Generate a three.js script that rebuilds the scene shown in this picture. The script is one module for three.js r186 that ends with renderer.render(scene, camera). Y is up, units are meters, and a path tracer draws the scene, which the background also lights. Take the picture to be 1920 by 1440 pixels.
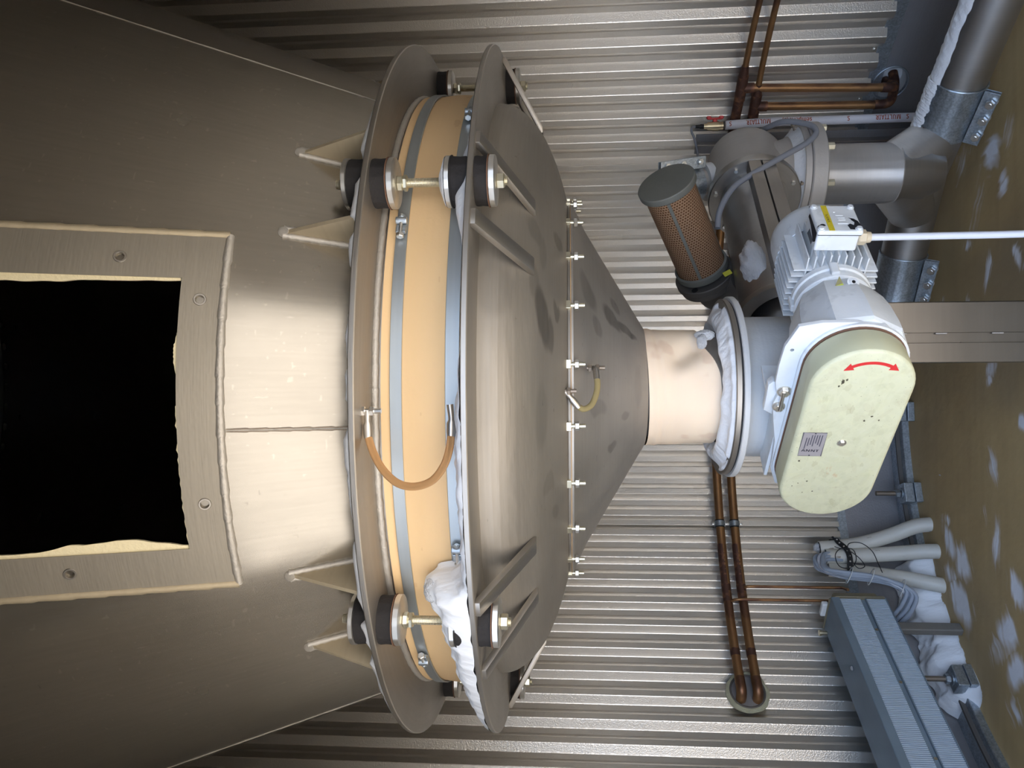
import * as THREE from 'three';
import { RoundedBoxGeometry } from 'three/addons/geometries/RoundedBoxGeometry.js';
import { mergeGeometries, toCreasedNormals } from 'three/addons/utils/BufferGeometryUtils.js';
import { Brush, Evaluator, SUBTRACTION } from 'three-bvh-csg';

// ------------------------------------------------------------------ camera, sky, sun, exposure
const H = 1.106;                                   // eye height above the floor; Y below is measured from the eye
const V = (x, Y, z) => new THREE.Vector3(x, Y + H, z);
const W3 = (x, y, z) => new THREE.Vector3(x, y, z);
const scene = new THREE.Scene();
const camera = new THREE.PerspectiveCamera(2 * Math.atan(720 / 1430) * 180 / Math.PI, 4 / 3, 0.05, 200);
{
  const th = 4.4 * Math.PI / 180, ps = 0.28 * Math.PI / 180, ro = 0.3 * Math.PI / 180;
  const F = W3(Math.sin(ps) * Math.cos(th), Math.sin(th), -Math.cos(ps) * Math.cos(th));
  const up0 = W3(Math.cos(ps), 0, Math.sin(ps)), r0 = W3().crossVectors(F, up0).normalize();
  camera.position.set(0, H, 1.5);
  const up = up0.clone().multiplyScalar(Math.cos(ro)).addScaledVector(r0, Math.sin(ro));   // the phone was held on its side
  camera.up.copy(up);
  camera.lookAt(camera.position.clone().add(F));
}
const renderer = new THREE.WebGLRenderer({ antialias: true });
renderer.toneMapping = THREE.LinearToneMapping;
renderer.toneMappingExposure = 1.75;
renderer.shadowMap.enabled = true;

const sun = new THREE.DirectionalLight(new THREE.Color(1.0, 0.85, 0.62), 7.8);
sun.position.set(-7.5, 8.6, -0.8); sun.target.position.set(0, 0, 0);
sun.castShadow = true; sun.shadow.radius = 1;
Object.assign(sun.shadow.camera, { left: -12, right: 12, top: 12, bottom: -12, near: 0.1, far: 40 });
sun.shadow.mapSize.set(2048, 2048);
scene.add(sun, sun.target);
{ // clear sky, paler towards the horizon
  const w = 64, h = 32, d = new Float32Array(w * h * 4);
  for (let j = 0; j < h; j++) for (let i = 0; i < w; i++) {
    const el = ((j + 0.5) / h - 0.5) * Math.PI, t = Math.max(0, Math.sin(el)), k = Math.pow(1 - t, 3);
    const c = el < 0 ? [0.45, 0.47, 0.5] : [0.66 + 0.22 * k, 0.90 + 0.2 * k, 1.42 + 0.02 * k], q = (j * w + i) * 4;
    for (let n = 0; n < 3; n++) d[q + n] = c[n] * 2.1;
    d[q + 3] = 1;
  }
  const t = new THREE.DataTexture(d, w, h, THREE.RGBAFormat, THREE.FloatType);
  t.mapping = THREE.EquirectangularReflectionMapping; t.magFilter = t.minFilter = THREE.LinearFilter; t.colorSpace = THREE.LinearSRGBColorSpace; t.needsUpdate = true;
  scene.background = t; scene.environment = t;
}

// ------------------------------------------------------------------ helpers
let seed = 7;
const rnd = () => { seed = (seed * 1664525 + 1013904223) >>> 0; return seed / 4294967296; };
const rr = (a, b) => a + (b - a) * rnd();
const D2R = Math.PI / 180;
const names = {};
const numbered = (n) => { const k = names[n] = (names[n] ?? -1) + 1; return k ? n + '_' + String(k).padStart(3, '0') : n; };
function tag(o, label, category, group, kind) {
  if (label) o.userData.label = label;
  if (category) o.userData.category = category;
  if (group) o.userData.group = group;
  if (kind) o.userData.kind = kind;
  return o;
}
function base(name, label, category, group, kind) { const g = new THREE.Group(); g.name = numbered(name); scene.add(g); return tag(g, label, category, group, kind); }
function fin(g) { // plain triangles with position, normal and uv only
  let q = g.index ? g.toNonIndexed() : g;
  for (const a of Object.keys(q.attributes)) if (!['position', 'normal', 'uv'].includes(a)) q.deleteAttribute(a);
  if (!q.attributes.normal) q.computeVertexNormals();
  if (!q.attributes.uv) boxUV(q);
  q.morphAttributes = {}; q.clearGroups();
  return q;
}
function boxUV(g, off = 0) { // uv in metres from the three axes
  const p = g.attributes.position, n = p.count, uv = new Float32Array(n * 2), a = W3(), b = W3(), c = W3();
  for (let i = 0; i < n; i += 3) {
    a.fromBufferAttribute(p, i); b.fromBufferAttribute(p, i + 1); c.fromBufferAttribute(p, i + 2);
    const N = b.clone().sub(a).cross(c.clone().sub(a)), x = Math.abs(N.x), y = Math.abs(N.y), z = Math.abs(N.z);
    [a, b, c].forEach((q, k) => { const s = x >= y && x >= z ? [q.z, q.y] : y >= z ? [q.x, q.z] : [q.x, q.y]; uv[(i + k) * 2] = s[0] + off; uv[(i + k) * 2 + 1] = s[1]; });
  }
  g.setAttribute('uv', new THREE.BufferAttribute(uv, 2));
  return g;
}
const M4 = (x, y, z, rx = 0, ry = 0, rz = 0) => new THREE.Matrix4().compose(W3(x, y, z), new THREE.Quaternion().setFromEuler(new THREE.Euler(rx, ry, rz)), W3(1, 1, 1));
const xf = (g, m) => g.clone().applyMatrix4(m);
const mv = (g, x, y, z, rx, ry, rz) => g.applyMatrix4(M4(x, y, z, rx, ry, rz));
function basis(o, X, Y, Z) { return new THREE.Matrix4().makeBasis(X, Y, Z).setPosition(o); }
const merge = (l) => l.length === 1 ? fin(l[0]) : mergeGeometries(l.map(fin));
const bx = (w, h, d, r = 0.001, s = 1) => boxUV(fin(r > 0 ? new RoundedBoxGeometry(w, h, d, s, Math.min(r, w / 2.01, h / 2.01, d / 2.01)) : new THREE.BoxGeometry(w, h, d)));
const cyl = (r0, r1, h, seg = 24, open = false) => { const g = new THREE.CylinderGeometry(r1, r0, h, seg, 1, open); const uv = g.attributes.uv; for (let i = 0; i < uv.count; i++) uv.setXY(i, uv.getX(i) * 2 * Math.PI * Math.max(r0, r1), uv.getY(i) * h); return fin(g); };
function cylTo(p, q, r0, r1 = r0, seg = 20) { const d = q.clone().sub(p), g = cyl(r0, r1, d.length(), seg); return g.applyMatrix4(new THREE.Matrix4().compose(p.clone().add(q).multiplyScalar(0.5), new THREE.Quaternion().setFromUnitVectors(W3(0, 1, 0), d.normalize()), W3(1, 1, 1))); }
function lathe(prof, seg = 96, a0 = 0, aL = 2 * Math.PI, R = null, crease = 0.6) {
  const pts = prof.map((p) => new THREE.Vector2(p[0], p[1])), full = a0 === 0 && aL > 6.28; if (full) a0 = Math.PI; const g = new THREE.LatheGeometry(pts, seg, a0, aL), n = pts.length, uv = g.attributes.uv, L = [0];
  const Rr = R ?? Math.max(...pts.map((p) => p.x));
  for (let j = 1; j < n; j++) L.push(L[j - 1] + pts[j].distanceTo(pts[j - 1]));
  for (let i = 0; i <= seg; i++) for (let j = 0; j < n; j++) uv.setXY(i * n + j, (a0 + i / seg * aL) * Rr, L[j]);
  return fin(toCreasedNormals(g, crease));
}
function tubePts(pts, r, seg = 12, cap = true) {
  const n = pts.length, T = pts.map((p, i) => pts[Math.min(i + 1, n - 1)].clone().sub(pts[Math.max(i - 1, 0)]).normalize());
  let N = Math.abs(T[0].y) < 0.9 ? W3(0, 1, 0) : W3(1, 0, 0); N.addScaledVector(T[0], -N.dot(T[0])).normalize();
  const pos = [], nor = [], uv = [], idx = []; let L = 0;
  const R = (i) => typeof r === 'function' ? r(i / (n - 1), i) : r;
  for (let i = 0; i < n; i++) {
    if (i) { N.addScaledVector(T[i], -N.dot(T[i])).normalize(); L += pts[i].distanceTo(pts[i - 1]); }
    const B = W3().crossVectors(T[i], N), ra = R(i);
    for (let k = 0; k <= seg; k++) { const a = k / seg * 2 * Math.PI, d = N.clone().multiplyScalar(Math.cos(a)).addScaledVector(B, Math.sin(a)); pos.push(pts[i].x + d.x * ra, pts[i].y + d.y * ra, pts[i].z + d.z * ra); nor.push(d.x, d.y, d.z); uv.push(k / seg * 2 * Math.PI * ra, L); }
  }
  for (let i = 0; i < n - 1; i++) for (let k = 0; k < seg; k++) { const a = i * (seg + 1) + k, b = a + seg + 1; idx.push(a, b, a + 1, b, b + 1, a + 1); }
  if (cap) for (const e of [0, n - 1]) {
    const c = pos.length / 3, t = T[e].clone().multiplyScalar(e ? 1 : -1); pos.push(...pts[e].toArray()); nor.push(...t.toArray()); uv.push(0, 0);
    for (let k = 0; k <= seg; k++) { const s = (e * (seg + 1) + k) * 3; pos.push(pos[s], pos[s + 1], pos[s + 2]); nor.push(...t.toArray()); uv.push(pos[s] - pts[e].x, pos[s + 1] - pts[e].y); }
    for (let k = 0; k < seg; k++) e ? idx.push(c, c + 2 + k, c + 1 + k) : idx.push(c, c + 1 + k, c + 2 + k);
  }
  const g = new THREE.BufferGeometry();
  g.setAttribute('position', new THREE.Float32BufferAttribute(pos, 3)); g.setAttribute('normal', new THREE.Float32BufferAttribute(nor, 3)); g.setAttribute('uv', new THREE.Float32BufferAttribute(uv, 2)); g.setIndex(idx);
  { // triangles wound to face outwards
    const P = g.attributes.position, A = W3(), B = W3(), C = W3(), I = g.index.array, q = W3();
    A.fromBufferAttribute(P, I[0]); B.fromBufferAttribute(P, I[1]); C.fromBufferAttribute(P, I[2]);
    q.fromBufferAttribute(g.attributes.normal, I[0]);
    if (B.sub(A).cross(C.sub(A)).dot(q) < 0) for (let i = 0; i < I.length; i += 3) { const t = I[i]; I[i] = I[i + 1]; I[i + 1] = t; }
  }
  return fin(g);
}
const spline = (pts, n = 40, closed = false, tension = 0.5) => new THREE.CatmullRomCurve3(pts, closed, 'centripetal', tension).getSpacedPoints(n);
function bent(pts, rad, n = 8) { // a polyline with rounded corners
  const out = [pts[0].clone()];
  for (let i = 1; i < pts.length - 1; i++) {
    const a = pts[i - 1].clone().sub(pts[i]), b = pts[i + 1].clone().sub(pts[i]), la = a.length(), lb = b.length(), k = Math.min(rad, la * 0.49, lb * 0.49);
    const A = pts[i].clone().addScaledVector(a.normalize(), k), B = pts[i].clone().addScaledVector(b.normalize(), k);
    for (let t = 0; t <= n; t++) { const s = t / n; out.push(A.clone().multiplyScalar((1 - s) * (1 - s)).addScaledVector(pts[i], 2 * s * (1 - s)).addScaledVector(B, s * s)); }
  }
  out.push(pts[pts.length - 1].clone());
  return out;
}
function extrude(poly, depth, bev = 0.0008, holes = []) { // poly in the xy plane, front face at z = depth
  const s = new THREE.Shape(poly.map((p) => new THREE.Vector2(p[0], p[1])));
  for (const h of holes) { const q = new THREE.Path(); q.absarc(h[0], h[1], h[2], 0, Math.PI * 2, true); s.holes.push(q); }
  const g = new THREE.ExtrudeGeometry(s, { depth: depth - 2 * bev, bevelEnabled: bev > 0, bevelThickness: bev, bevelSize: bev, bevelOffset: -bev, bevelSegments: 2, curveSegments: 20 });
  g.translate(0, 0, bev);
  return boxUV(fin(toCreasedNormals(g, 0.5)));
}
const hex = (r, h) => boxUV(fin(toCreasedNormals(new THREE.CylinderGeometry(r, r, h, 6), 0.3)));
function nutG(r, h) { const g = lathe([[0, h / 2], [r * 0.86, h / 2], [r, h / 2 - r * 0.12], [r, -h / 2 + r * 0.12], [r * 0.86, -h / 2], [0, -h / 2]].reverse(), 6, 0, 2 * Math.PI, null, 0.3); return g; }
function boltHead(r, h, shank = 0) { const l = [nutG(r, h)]; if (shank) l.push(mv(cyl(r * 0.52, r * 0.52, shank, 12), 0, h / 2 + shank / 2 - 0.0005, 0)); return merge(l); }
function mesh(name, geo, mat, parent, label) { const m = new THREE.Mesh(fin(geo), mat); m.name = numbered(name); m.castShadow = m.receiveShadow = true; (parent ?? scene).add(m); if (label) m.userData.label = label; return m; }
const counts = new Map();   // numbering restarts inside each thing
function part(name, geo, mat, parent, label) { const m = new THREE.Mesh(fin(geo), mat); if (!counts.has(parent)) counts.set(parent, {}); const c = counts.get(parent); const k = c[name] = (c[name] ?? -1) + 1; m.name = k ? name + '_' + String(k).padStart(3, '0') : name; m.castShadow = m.receiveShadow = true; parent.add(m); if (label) m.userData.label = label; return m; }
const pol = (r, deg, Y) => V(r * Math.sin(deg * D2R), Y, r * Math.cos(deg * D2R));       // angle from the door side (+z), towards +x
const wal = (r, deg, Y) => V(r * Math.sin(deg * D2R), Y, -r * Math.cos(deg * D2R));      // angle from the far wall (-z), towards +x
const around = (deg) => new THREE.Matrix4().makeRotationY(deg * D2R);

// ------------------------------------------------------------------ textures
function lattice(n, s) { const a = new Float32Array(n); let q = s * 9781 + 13; for (let i = 0; i < n; i++) { q = (q * 1664525 + 1013904223) >>> 0; a[i] = q / 4294967296; } return a; }
const lats = {};
function vn(u, v, fu, fv, s) { // tiling value noise, 0..1
  const L = lats[s] ??= lattice(65536, s), x = u * fu, y = v * fv, xi = Math.floor(x), yi = Math.floor(y); let a = x - xi, b = y - yi; a = a * a * (3 - 2 * a); b = b * b * (3 - 2 * b);
  const g = (i, j) => L[((((i % fu) + fu) % fu) * 733 + (((j % fv) + fv) % fv) * 1237 + ((i % fu + fu) % fu) * ((j % fv + fv) % fv) * 17) & 65535];
  return (g(xi, yi) * (1 - a) + g(xi + 1, yi) * a) * (1 - b) + (g(xi, yi + 1) * (1 - a) + g(xi + 1, yi + 1) * a) * b;
}
const fbm = (u, v, f, o, s) => { let t = 0, a = 0.5, n = 0; for (let i = 0; i < o; i++) { t += a * vn(u, v, f << i, f << i, s + i); n += a; a *= 0.5; } return t / n; };
function tex(w, h, fn, o = {}) {
  const d = new Uint8Array(w * h * 4);
  for (let j = 0; j < h; j++) for (let i = 0; i < w; i++) { const c = fn((i + 0.5) / w, (j + 0.5) / h), q = (j * w + i) * 4; if (typeof c === 'number') { d[q] = d[q + 1] = d[q + 2] = Math.max(0, Math.min(255, c * 255)); } else for (let n = 0; n < 3; n++) d[q + n] = Math.max(0, Math.min(255, c[n] * 255)); d[q + 3] = 255; }
  const t = new THREE.DataTexture(d, w, h); t.wrapS = t.wrapT = THREE.RepeatWrapping; t.magFilter = t.minFilter = THREE.LinearFilter; t.colorSpace = o.srgb ? THREE.SRGBColorSpace : THREE.NoColorSpace; t.needsUpdate = true;
  t.repeat.set(1 / (o.su ?? 1), 1 / (o.sv ?? o.su ?? 1)); if (o.off) t.offset.set(...o.off);
  return t;
}
const rep = (t, su, sv = su) => { const q = t.clone(); q.repeat.set(1 / su, 1 / sv); q.needsUpdate = true; return q; };
function canvasTex(w, h, draw, srgb = true) {
  const c = document.createElement('canvas'); c.width = w; c.height = h; draw(c.getContext('2d'), w, h);
  const t = new THREE.CanvasTexture(c); t.colorSpace = srgb ? THREE.SRGBColorSpace : THREE.NoColorSpace; t.magFilter = THREE.LinearFilter; t.wrapS = t.wrapT = THREE.RepeatWrapping; return t;
}
const mix = (a, b, t) => a.map((x, i) => x + (b[i] - x) * t);
const clamp = (x) => Math.max(0, Math.min(1, x)), sst = (a, b, x) => { const t = clamp((x - a) / (b - a)); return t * t * (3 - 2 * t); };

const T = {};
T.brushR = tex(512, 512, (u, v) => 0.74 + 0.07 * (vn(u, v, 6, 256, 1) - 0.5) + 0.24 * (fbm(u, v, 4, 4, 5) - 0.5), { su: 0.4 });
T.brushB = tex(512, 512, (u, v) => 0.5 * vn(u, v, 10, 256, 2) + 0.5 * vn(u, v, 40, 128, 3), { su: 0.3 });
T.isoR = tex(512, 512, (u, v) => 0.74 + 0.26 * (fbm(u, v, 6, 5, 8) - 0.5), { su: 0.4 });
T.mottle = tex(512, 512, (u, v) => { const a = fbm(u, v, 4, 5, 11), b = vn(u, v, 5, 128, 13), c = 0.84 + 0.22 * (a - 0.5) + 0.04 * (b - 0.5); return [c, c * 0.992, c * 0.975]; }, { su: 0.5 });
T.stucco = tex(512, 512, (u, v) => clamp(0.5 + 0.8 * (vn(u, v, 64, 64, 21) - 0.5) + 0.55 * (vn(u, v, 100, 100, 22) - 0.5)), { su: 0.15 });
T.fine = tex(256, 256, (u, v) => fbm(u, v, 16, 4, 31), { su: 0.06 });
T.blotch = tex(512, 512, (u, v) => fbm(u, v, 6, 5, 41), { su: 0.3 });
T.galv = tex(512, 512, (u, v) => { const a = vn(u, v, 48, 48, 51), b = fbm(u, v, 8, 4, 52), c = 0.72 + 0.3 * (a - 0.5) + 0.25 * (b - 0.5); return [c * 0.95, c, c * 1.04]; }, { su: 0.16 });
T.copper = tex(512, 256, (u, v) => { // u round the pipe, v along it
  const a = fbm(u, v, 4, 5, 61), b = fbm(u, v, 8, 4, 65), d = sst(0.5, 0.66, a * 0.7 + b * 0.3), c = mix([0.46, 0.26, 0.11], [0.25, 0.115, 0.06], b); return mix(c, [0.13, 0.065, 0.05], d * 0.85); }, { su: 0.25, sv: 0.5 });
T.copperDark = tex(256, 256, (u, v) => mix([0.12, 0.06, 0.045], [0.32, 0.15, 0.08], sst(0.4, 0.75, fbm(u, v, 6, 4, 68))), { su: 0.1 });
T.hopper = tex(1024, 1024, (u, v) => { // drawn sheet: grain lines, scuffs, scratches and dots of weld spatter
  let c = 0.8 + 0.16 * (fbm(u, v, 5, 5, 71) - 0.5) + 0.05 * (vn(u, v, 256, 8, 72) - 0.5) + 0.03 * (vn(u, v, 512, 64, 73) - 0.5);
  const d = vn(u, v, 160, 160, 74), k = fbm(u, v, 4, 3, 75); if (d > 0.93 && k > 0.52) c += 0.14; if (d < 0.035 && k < 0.5) c -= 0.14;
  return [c, c * 0.985, c * 0.955]; }, { su: 0.8 });
const blobs = (list) => (x, y) => { let t = 0; for (const [cx, cy, rx, ry, an, st] of list) { const dx = x - cx, dy = y - cy, ca = Math.cos(an), sa = Math.sin(an), q = Math.hypot((dx * ca + dy * sa) / rx, (dy * ca - dx * sa) / ry); t = Math.max(t, st * sst(1.15, 0.7, q)); } return t; };
// u of the dish map runs over 180 degrees (-90..90 from the door side), v down the wall of the dish and cone
const dishStain = blobs([[0.575, 0.10, 0.027, 0.14, 0, 0.13], [0.567, 0.52, 0.030, 0.11, 0.2, 0.36], [0.55, 0.62, 0.022, 0.07, 0, 0.28], [0.59, 0.74, 0.012, 0.07, 0, 0.28], [0.60, 0.42, 0.018, 0.06, 0, 0.14], [0.655, 0.42, 0.012, 0.10, 0.05, 0.14], [0.64, 0.52, 0.02, 0.05, 0, 0.12], [0.47, 0.5, 0.03, 0.08, 0, 0.10], [0.40, 0.60, 0.012, 0.09, 0.05, 0.12], [0.44, 0.30, 0.05, 0.10, 0, 0.06], [0.36, 0.7, 0.01, 0.07, 0, 0.12], [0.69, 0.78, 0.012, 0.1, 0, 0.2]]);
T.dish = tex(1024, 512, (u, v) => { const w = 0.03 * (fbm(u, v, 8, 3, 81) - 0.5), s = dishStain(u + w, v + w * 1.5) * (0.7 + 0.6 * fbm(u, v, 16, 3, 82)); let c = 0.80 + 0.2 * (fbm(u, v, 4, 5, 83) - 0.5) + 0.025 * (vn(u, v, 16, 128, 84) - 0.5) - s; if (vn(u, v, 120, 60, 85) < 0.03 && fbm(u, v, 5, 2, 86) > 0.5) c -= 0.2; return [c, c * 0.985, c * 0.965]; }, { srgb: false });
const coneStain = blobs([[0.672, 0.20, 0.03, 0.10, 0.1, 0.2], [0.668, 0.46, 0.022, 0.10, 0.1, 0.34], [0.678, 0.62, 0.018, 0.13, -0.08, 0.36], [0.72, 0.5, 0.02, 0.06, 0, 0.2], [0.62, 0.3, 0.02, 0.06, 0, 0.16], [0.46, 0.3, 0.015, 0.09, 0.1, 0.12], [0.36, 0.45, 0.015, 0.05, 0.1, 0.2], [0.42, 0.6, 0.012, 0.05, 0, 0.14], [0.5, 0.75, 0.08, 0.05, 0, 0.06]]);
T.cone = tex(1024, 512, (u, v) => { const w = 0.03 * (fbm(u, v, 8, 3, 91) - 0.5), s = coneStain(u + w, v + w) * (0.7 + 0.6 * fbm(u, v, 16, 3, 92)); let c = 0.78 + 0.2 * (fbm(u, v, 4, 5, 93) - 0.5) + 0.03 * (vn(u, v, 8, 128, 94) - 0.5) - s; if (vn(u, v, 120, 60, 95) < 0.03) c -= 0.15; return [c, c * 0.99, c * 0.97]; });
T.rubber = tex(512, 256, (u, v) => { const a = fbm(u, v, 4, 4, 101), b = fbm(u, v, 32, 2, 104); let c = mix([0.78, 0.525, 0.27], [0.84, 0.6, 0.33], a); if (b > 0.86) c = mix(c, [0.45, 0.2, 0.08], 0.2); return c; }, { su: 1.0, sv: 0.5 });
T.sleeve = tex(512, 512, (u, v) => { const a = fbm(u, v, 3, 4, 111), b = vn(u, v, 4, 40, 115), s = sst(0.66, 0.8, fbm(u, v, 10, 3, 117)); return mix(mix([0.88, 0.70, 0.53], [0.93, 0.76, 0.56], a * 0.6 + b * 0.4), [0.62, 0.36, 0.24], s * 0.3); }, { su: 0.35 });
T.weave = tex(256, 256, (u, v) => 0.5 + 0.25 * Math.sin(u * 2 * Math.PI * 64) + 0.25 * Math.sin(v * 2 * Math.PI * 64), { su: 0.08 });
T.paint = tex(512, 512, (u, v) => { const a = fbm(u, v, 5, 5, 121), d = sst(0.62, 0.76, fbm(u, v, 9, 4, 124)); return mix([0.80, 0.83, 0.84], [0.58, 0.60, 0.61], clamp(0.8 * (a - 0.35) + d * 0.4)); }, { su: 0.22 });
T.powderB = tex(256, 256, (u, v) => fbm(u, v, 8, 5, 131), { su: 0.12 });
T.perf = tex(256, 256, (u, v) => { // punched sheet over a brown paper element: 6 by 6 holes in staggered rows
  const y = v * 8, row = Math.floor(y), x = u * 8 + (row & 1 ? 0.5 : 0), dx = x - Math.floor(x) - 0.5, dy = (y - row - 0.5), hole = sst(0.40, 0.33, Math.hypot(dx, dy)); return mix([0.42, 0.26, 0.16], [0.17, 0.075, 0.03], hole); }, { su: 0.05 });
T.perfB = tex(256, 256, (u, v) => { const y = v * 8, row = Math.floor(y), x = u * 8 + (row & 1 ? 0.5 : 0), dx = x - Math.floor(x) - 0.5, dy = (y - row - 0.5); return 1 - sst(0.42, 0.3, Math.hypot(dx, dy)); }, { su: 0.05 });
T.conduit = tex(256, 512, (u, v) => { const a = fbm(u, v, 6, 4, 141), d = sst(0.70, 0.78, fbm(u, v, 24, 3, 145)) * sst(0.5, 0.62, fbm(u, v, 3, 2, 149)); return mix(mix([0.58, 0.555, 0.48], [0.66, 0.64, 0.57], a), [0.16, 0.09, 0.05], d * 0.8); }, { su: 0.2, sv: 0.4 });

// ------------------------------------------------------------------ materials
const lin = (r, g, b) => new THREE.Color().setRGB(r, g, b);
const std = (o) => new THREE.MeshStandardMaterial({ side: THREE.DoubleSide, ...o });
const phy = (o) => new THREE.MeshPhysicalMaterial({ side: THREE.DoubleSide, ...o });
const M = {
  hopper: std({ color: lin(0.43, 0.402, 0.355), metalness: 0.82, roughness: 0.33, roughnessMap: T.isoR, map: T.hopper }),
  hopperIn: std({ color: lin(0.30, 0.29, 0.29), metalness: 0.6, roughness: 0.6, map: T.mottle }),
  dish: std({ color: lin(0.40, 0.373, 0.333), metalness: 0.8, roughness: 0.80, roughnessMap: T.brushR, map: T.dish, bumpMap: T.brushB, bumpScale: 0.0001 }),
  cone: std({ color: lin(0.54, 0.515, 0.48), metalness: 0.85, roughness: 0.80, roughnessMap: T.brushR, map: T.cone, bumpMap: T.brushB, bumpScale: 0.0001 }),
  steel: std({ color: lin(0.52, 0.49, 0.45), metalness: 1, roughness: 0.66, roughnessMap: T.brushR, map: T.mottle, bumpMap: T.brushB, bumpScale: 0.0001 }),
  tubeSteel: std({ color: lin(0.56, 0.54, 0.52), metalness: 1, roughness: 0.62, roughnessMap: T.isoR, map: T.mottle }),
  pickled: std({ color: lin(0.62, 0.54, 0.40), metalness: 0.75, roughness: 0.75, map: T.mottle, bumpMap: T.fine, bumpScale: 0.0002 }),
  cast: std({ color: lin(0.68, 0.64, 0.595), metalness: 0.45, roughness: 0.62, map: T.mottle, bumpMap: T.fine, bumpScale: 0.0003 }),
  columnSteel: std({ color: lin(0.23, 0.22, 0.21), metalness: 1, roughness: 0.4, roughnessMap: T.isoR, map: T.mottle }),
  throat: std({ color: lin(0.80, 0.80, 0.79), metalness: 0.1, roughness: 0.6, map: T.mottle, bumpMap: T.fine, bumpScale: 0.0003 }),
  weld: std({ color: lin(0.62, 0.59, 0.54), metalness: 1, roughness: 0.7, bumpMap: T.fine, bumpScale: 0.0008 }),
  alu: std({ color: lin(0.78, 0.74, 0.68), metalness: 1, roughness: 0.365, bumpMap: T.stucco, bumpScale: 0.00026 }),
  plate: std({ color: lin(0.42, 0.41, 0.42), metalness: 0.85, roughness: 0.62, map: T.mottle, bumpMap: T.fine, bumpScale: 0.0003 }),
  galv: std({ color: lin(0.66, 0.70, 0.73), metalness: 0.9, roughness: 0.42, map: T.galv }),
  band: std({ color: lin(0.55, 0.60, 0.63), metalness: 0.9, roughness: 0.5, map: T.mottle }),
  zinc: std({ color: lin(0.74, 0.70, 0.55), metalness: 1, roughness: 0.34 }),
  bright: std({ color: lin(0.84, 0.83, 0.80), metalness: 1, roughness: 0.28 }),
  washer: std({ color: lin(0.86, 0.84, 0.80), metalness: 1, roughness: 0.42, map: T.mottle }),
  darkBolt: std({ color: lin(0.30, 0.25, 0.20), metalness: 0.8, roughness: 0.5 }),
  rubberBlack: std({ color: lin(0.017, 0.015, 0.015), roughness: 0.85, bumpMap: T.fine, bumpScale: 0.0006 }),
  rustWasher: std({ color: lin(0.20, 0.11, 0.07), metalness: 0.3, roughness: 0.8 }),
  collar: phy({ color: lin(1, 1, 1), map: T.rubber, roughness: 0.62, bumpMap: T.fine, bumpScale: 0.00012 }),
  sleeve: phy({ color: lin(1, 1, 1), map: T.sleeve, roughness: 0.8, sheen: 0.3, sheenRoughness: 0.6, bumpMap: T.weave, bumpScale: 0.0001 }),
  gasket: std({ color: lin(0.80, 0.71, 0.47), roughness: 0.85, bumpMap: T.fine, bumpScale: 0.0006 }),
  seal: std({ color: lin(0.40, 0.26, 0.13), roughness: 0.8 }),
  powder: std({ color: lin(0.86, 0.87, 0.88), roughness: 1, bumpMap: T.powderB, bumpScale: 0.003 }),
  copper: std({ color: lin(1.0, 1.0, 1.0), map: T.copper, metalness: 0.75, roughness: 0.42 }),
  copperDark: std({ color: lin(1, 1, 1), map: T.copperDark, metalness: 0.6, roughness: 0.5 }),
  braid: std({ color: lin(0.74, 0.43, 0.20), metalness: 0.85, roughness: 0.38, bumpMap: rep(T.weave, 0.03), bumpScale: 0.0005 }),
  braidDull: std({ color: lin(0.42, 0.34, 0.16), metalness: 0.5, roughness: 0.55, bumpMap: rep(T.weave, 0.03), bumpScale: 0.0004 }),
  lug: std({ color: lin(0.50, 0.47, 0.43), metalness: 1, roughness: 0.4 }),
  white: phy({ color: lin(1, 1, 1), map: T.paint, roughness: 0.5, clearcoat: 0.15, clearcoatRoughness: 0.4, bumpMap: T.fine, bumpScale: 0.00015 }),
  chip: std({ color: lin(0.012, 0.014, 0.02), roughness: 0.55 }),
  black: std({ color: lin(0.012, 0.012, 0.013), roughness: 0.55 }),
  gland: std({ color: lin(0.62, 0.52, 0.36), roughness: 0.6 }),
  cableWhite: std({ color: lin(0.66, 0.68, 0.73), roughness: 0.5 }),
  cableGrey: std({ color: lin(0.27, 0.28, 0.31), roughness: 0.55 }),
  cableLight: std({ color: lin(0.33, 0.37, 0.43), roughness: 0.5 }),
  capGrey: std({ color: lin(0.24, 0.245, 0.22), metalness: 0.3, roughness: 0.7, map: T.mottle }),
  filter: std({ color: lin(1, 1, 1), map: T.perf, bumpMap: T.perfB, bumpScale: 0.0012, metalness: 0.25, roughness: 0.6 }),
  dirtyFlange: std({ color: lin(0.17, 0.155, 0.14), metalness: 0.5, roughness: 0.65, map: T.mottle }),
  red: std({ color: lin(0.62, 0.03, 0.03), roughness: 0.4 }),
  brass: std({ color: lin(0.72, 0.62, 0.42), metalness: 1, roughness: 0.32 }),
  heaterBlue: std({ color: lin(0.24, 0.31, 0.37), metalness: 0.2, roughness: 0.5, map: T.mottle }),
  fin: std({ color: lin(0.62, 0.71, 0.80), metalness: 0.3, roughness: 0.5 }),
  tan: std({ color: lin(0.40, 0.35, 0.24), metalness: 0.6, roughness: 0.5, map: T.mottle }),
  conduit: std({ color: lin(1, 1, 1), map: T.conduit, roughness: 0.45 }),
  foam: std({ color: lin(0.62, 0.60, 0.42), roughness: 1, bumpMap: T.powderB, bumpScale: 0.004 }),
  foamWhite: std({ color: lin(0.78, 0.78, 0.76), roughness: 0.9 }),
  leg: std({ color: lin(0.28, 0.26, 0.23), metalness: 0.5, roughness: 0.7, map: T.mottle }),
  tie: std({ color: lin(0.6, 0.62, 0.6), roughness: 0.5 }),
};

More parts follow.
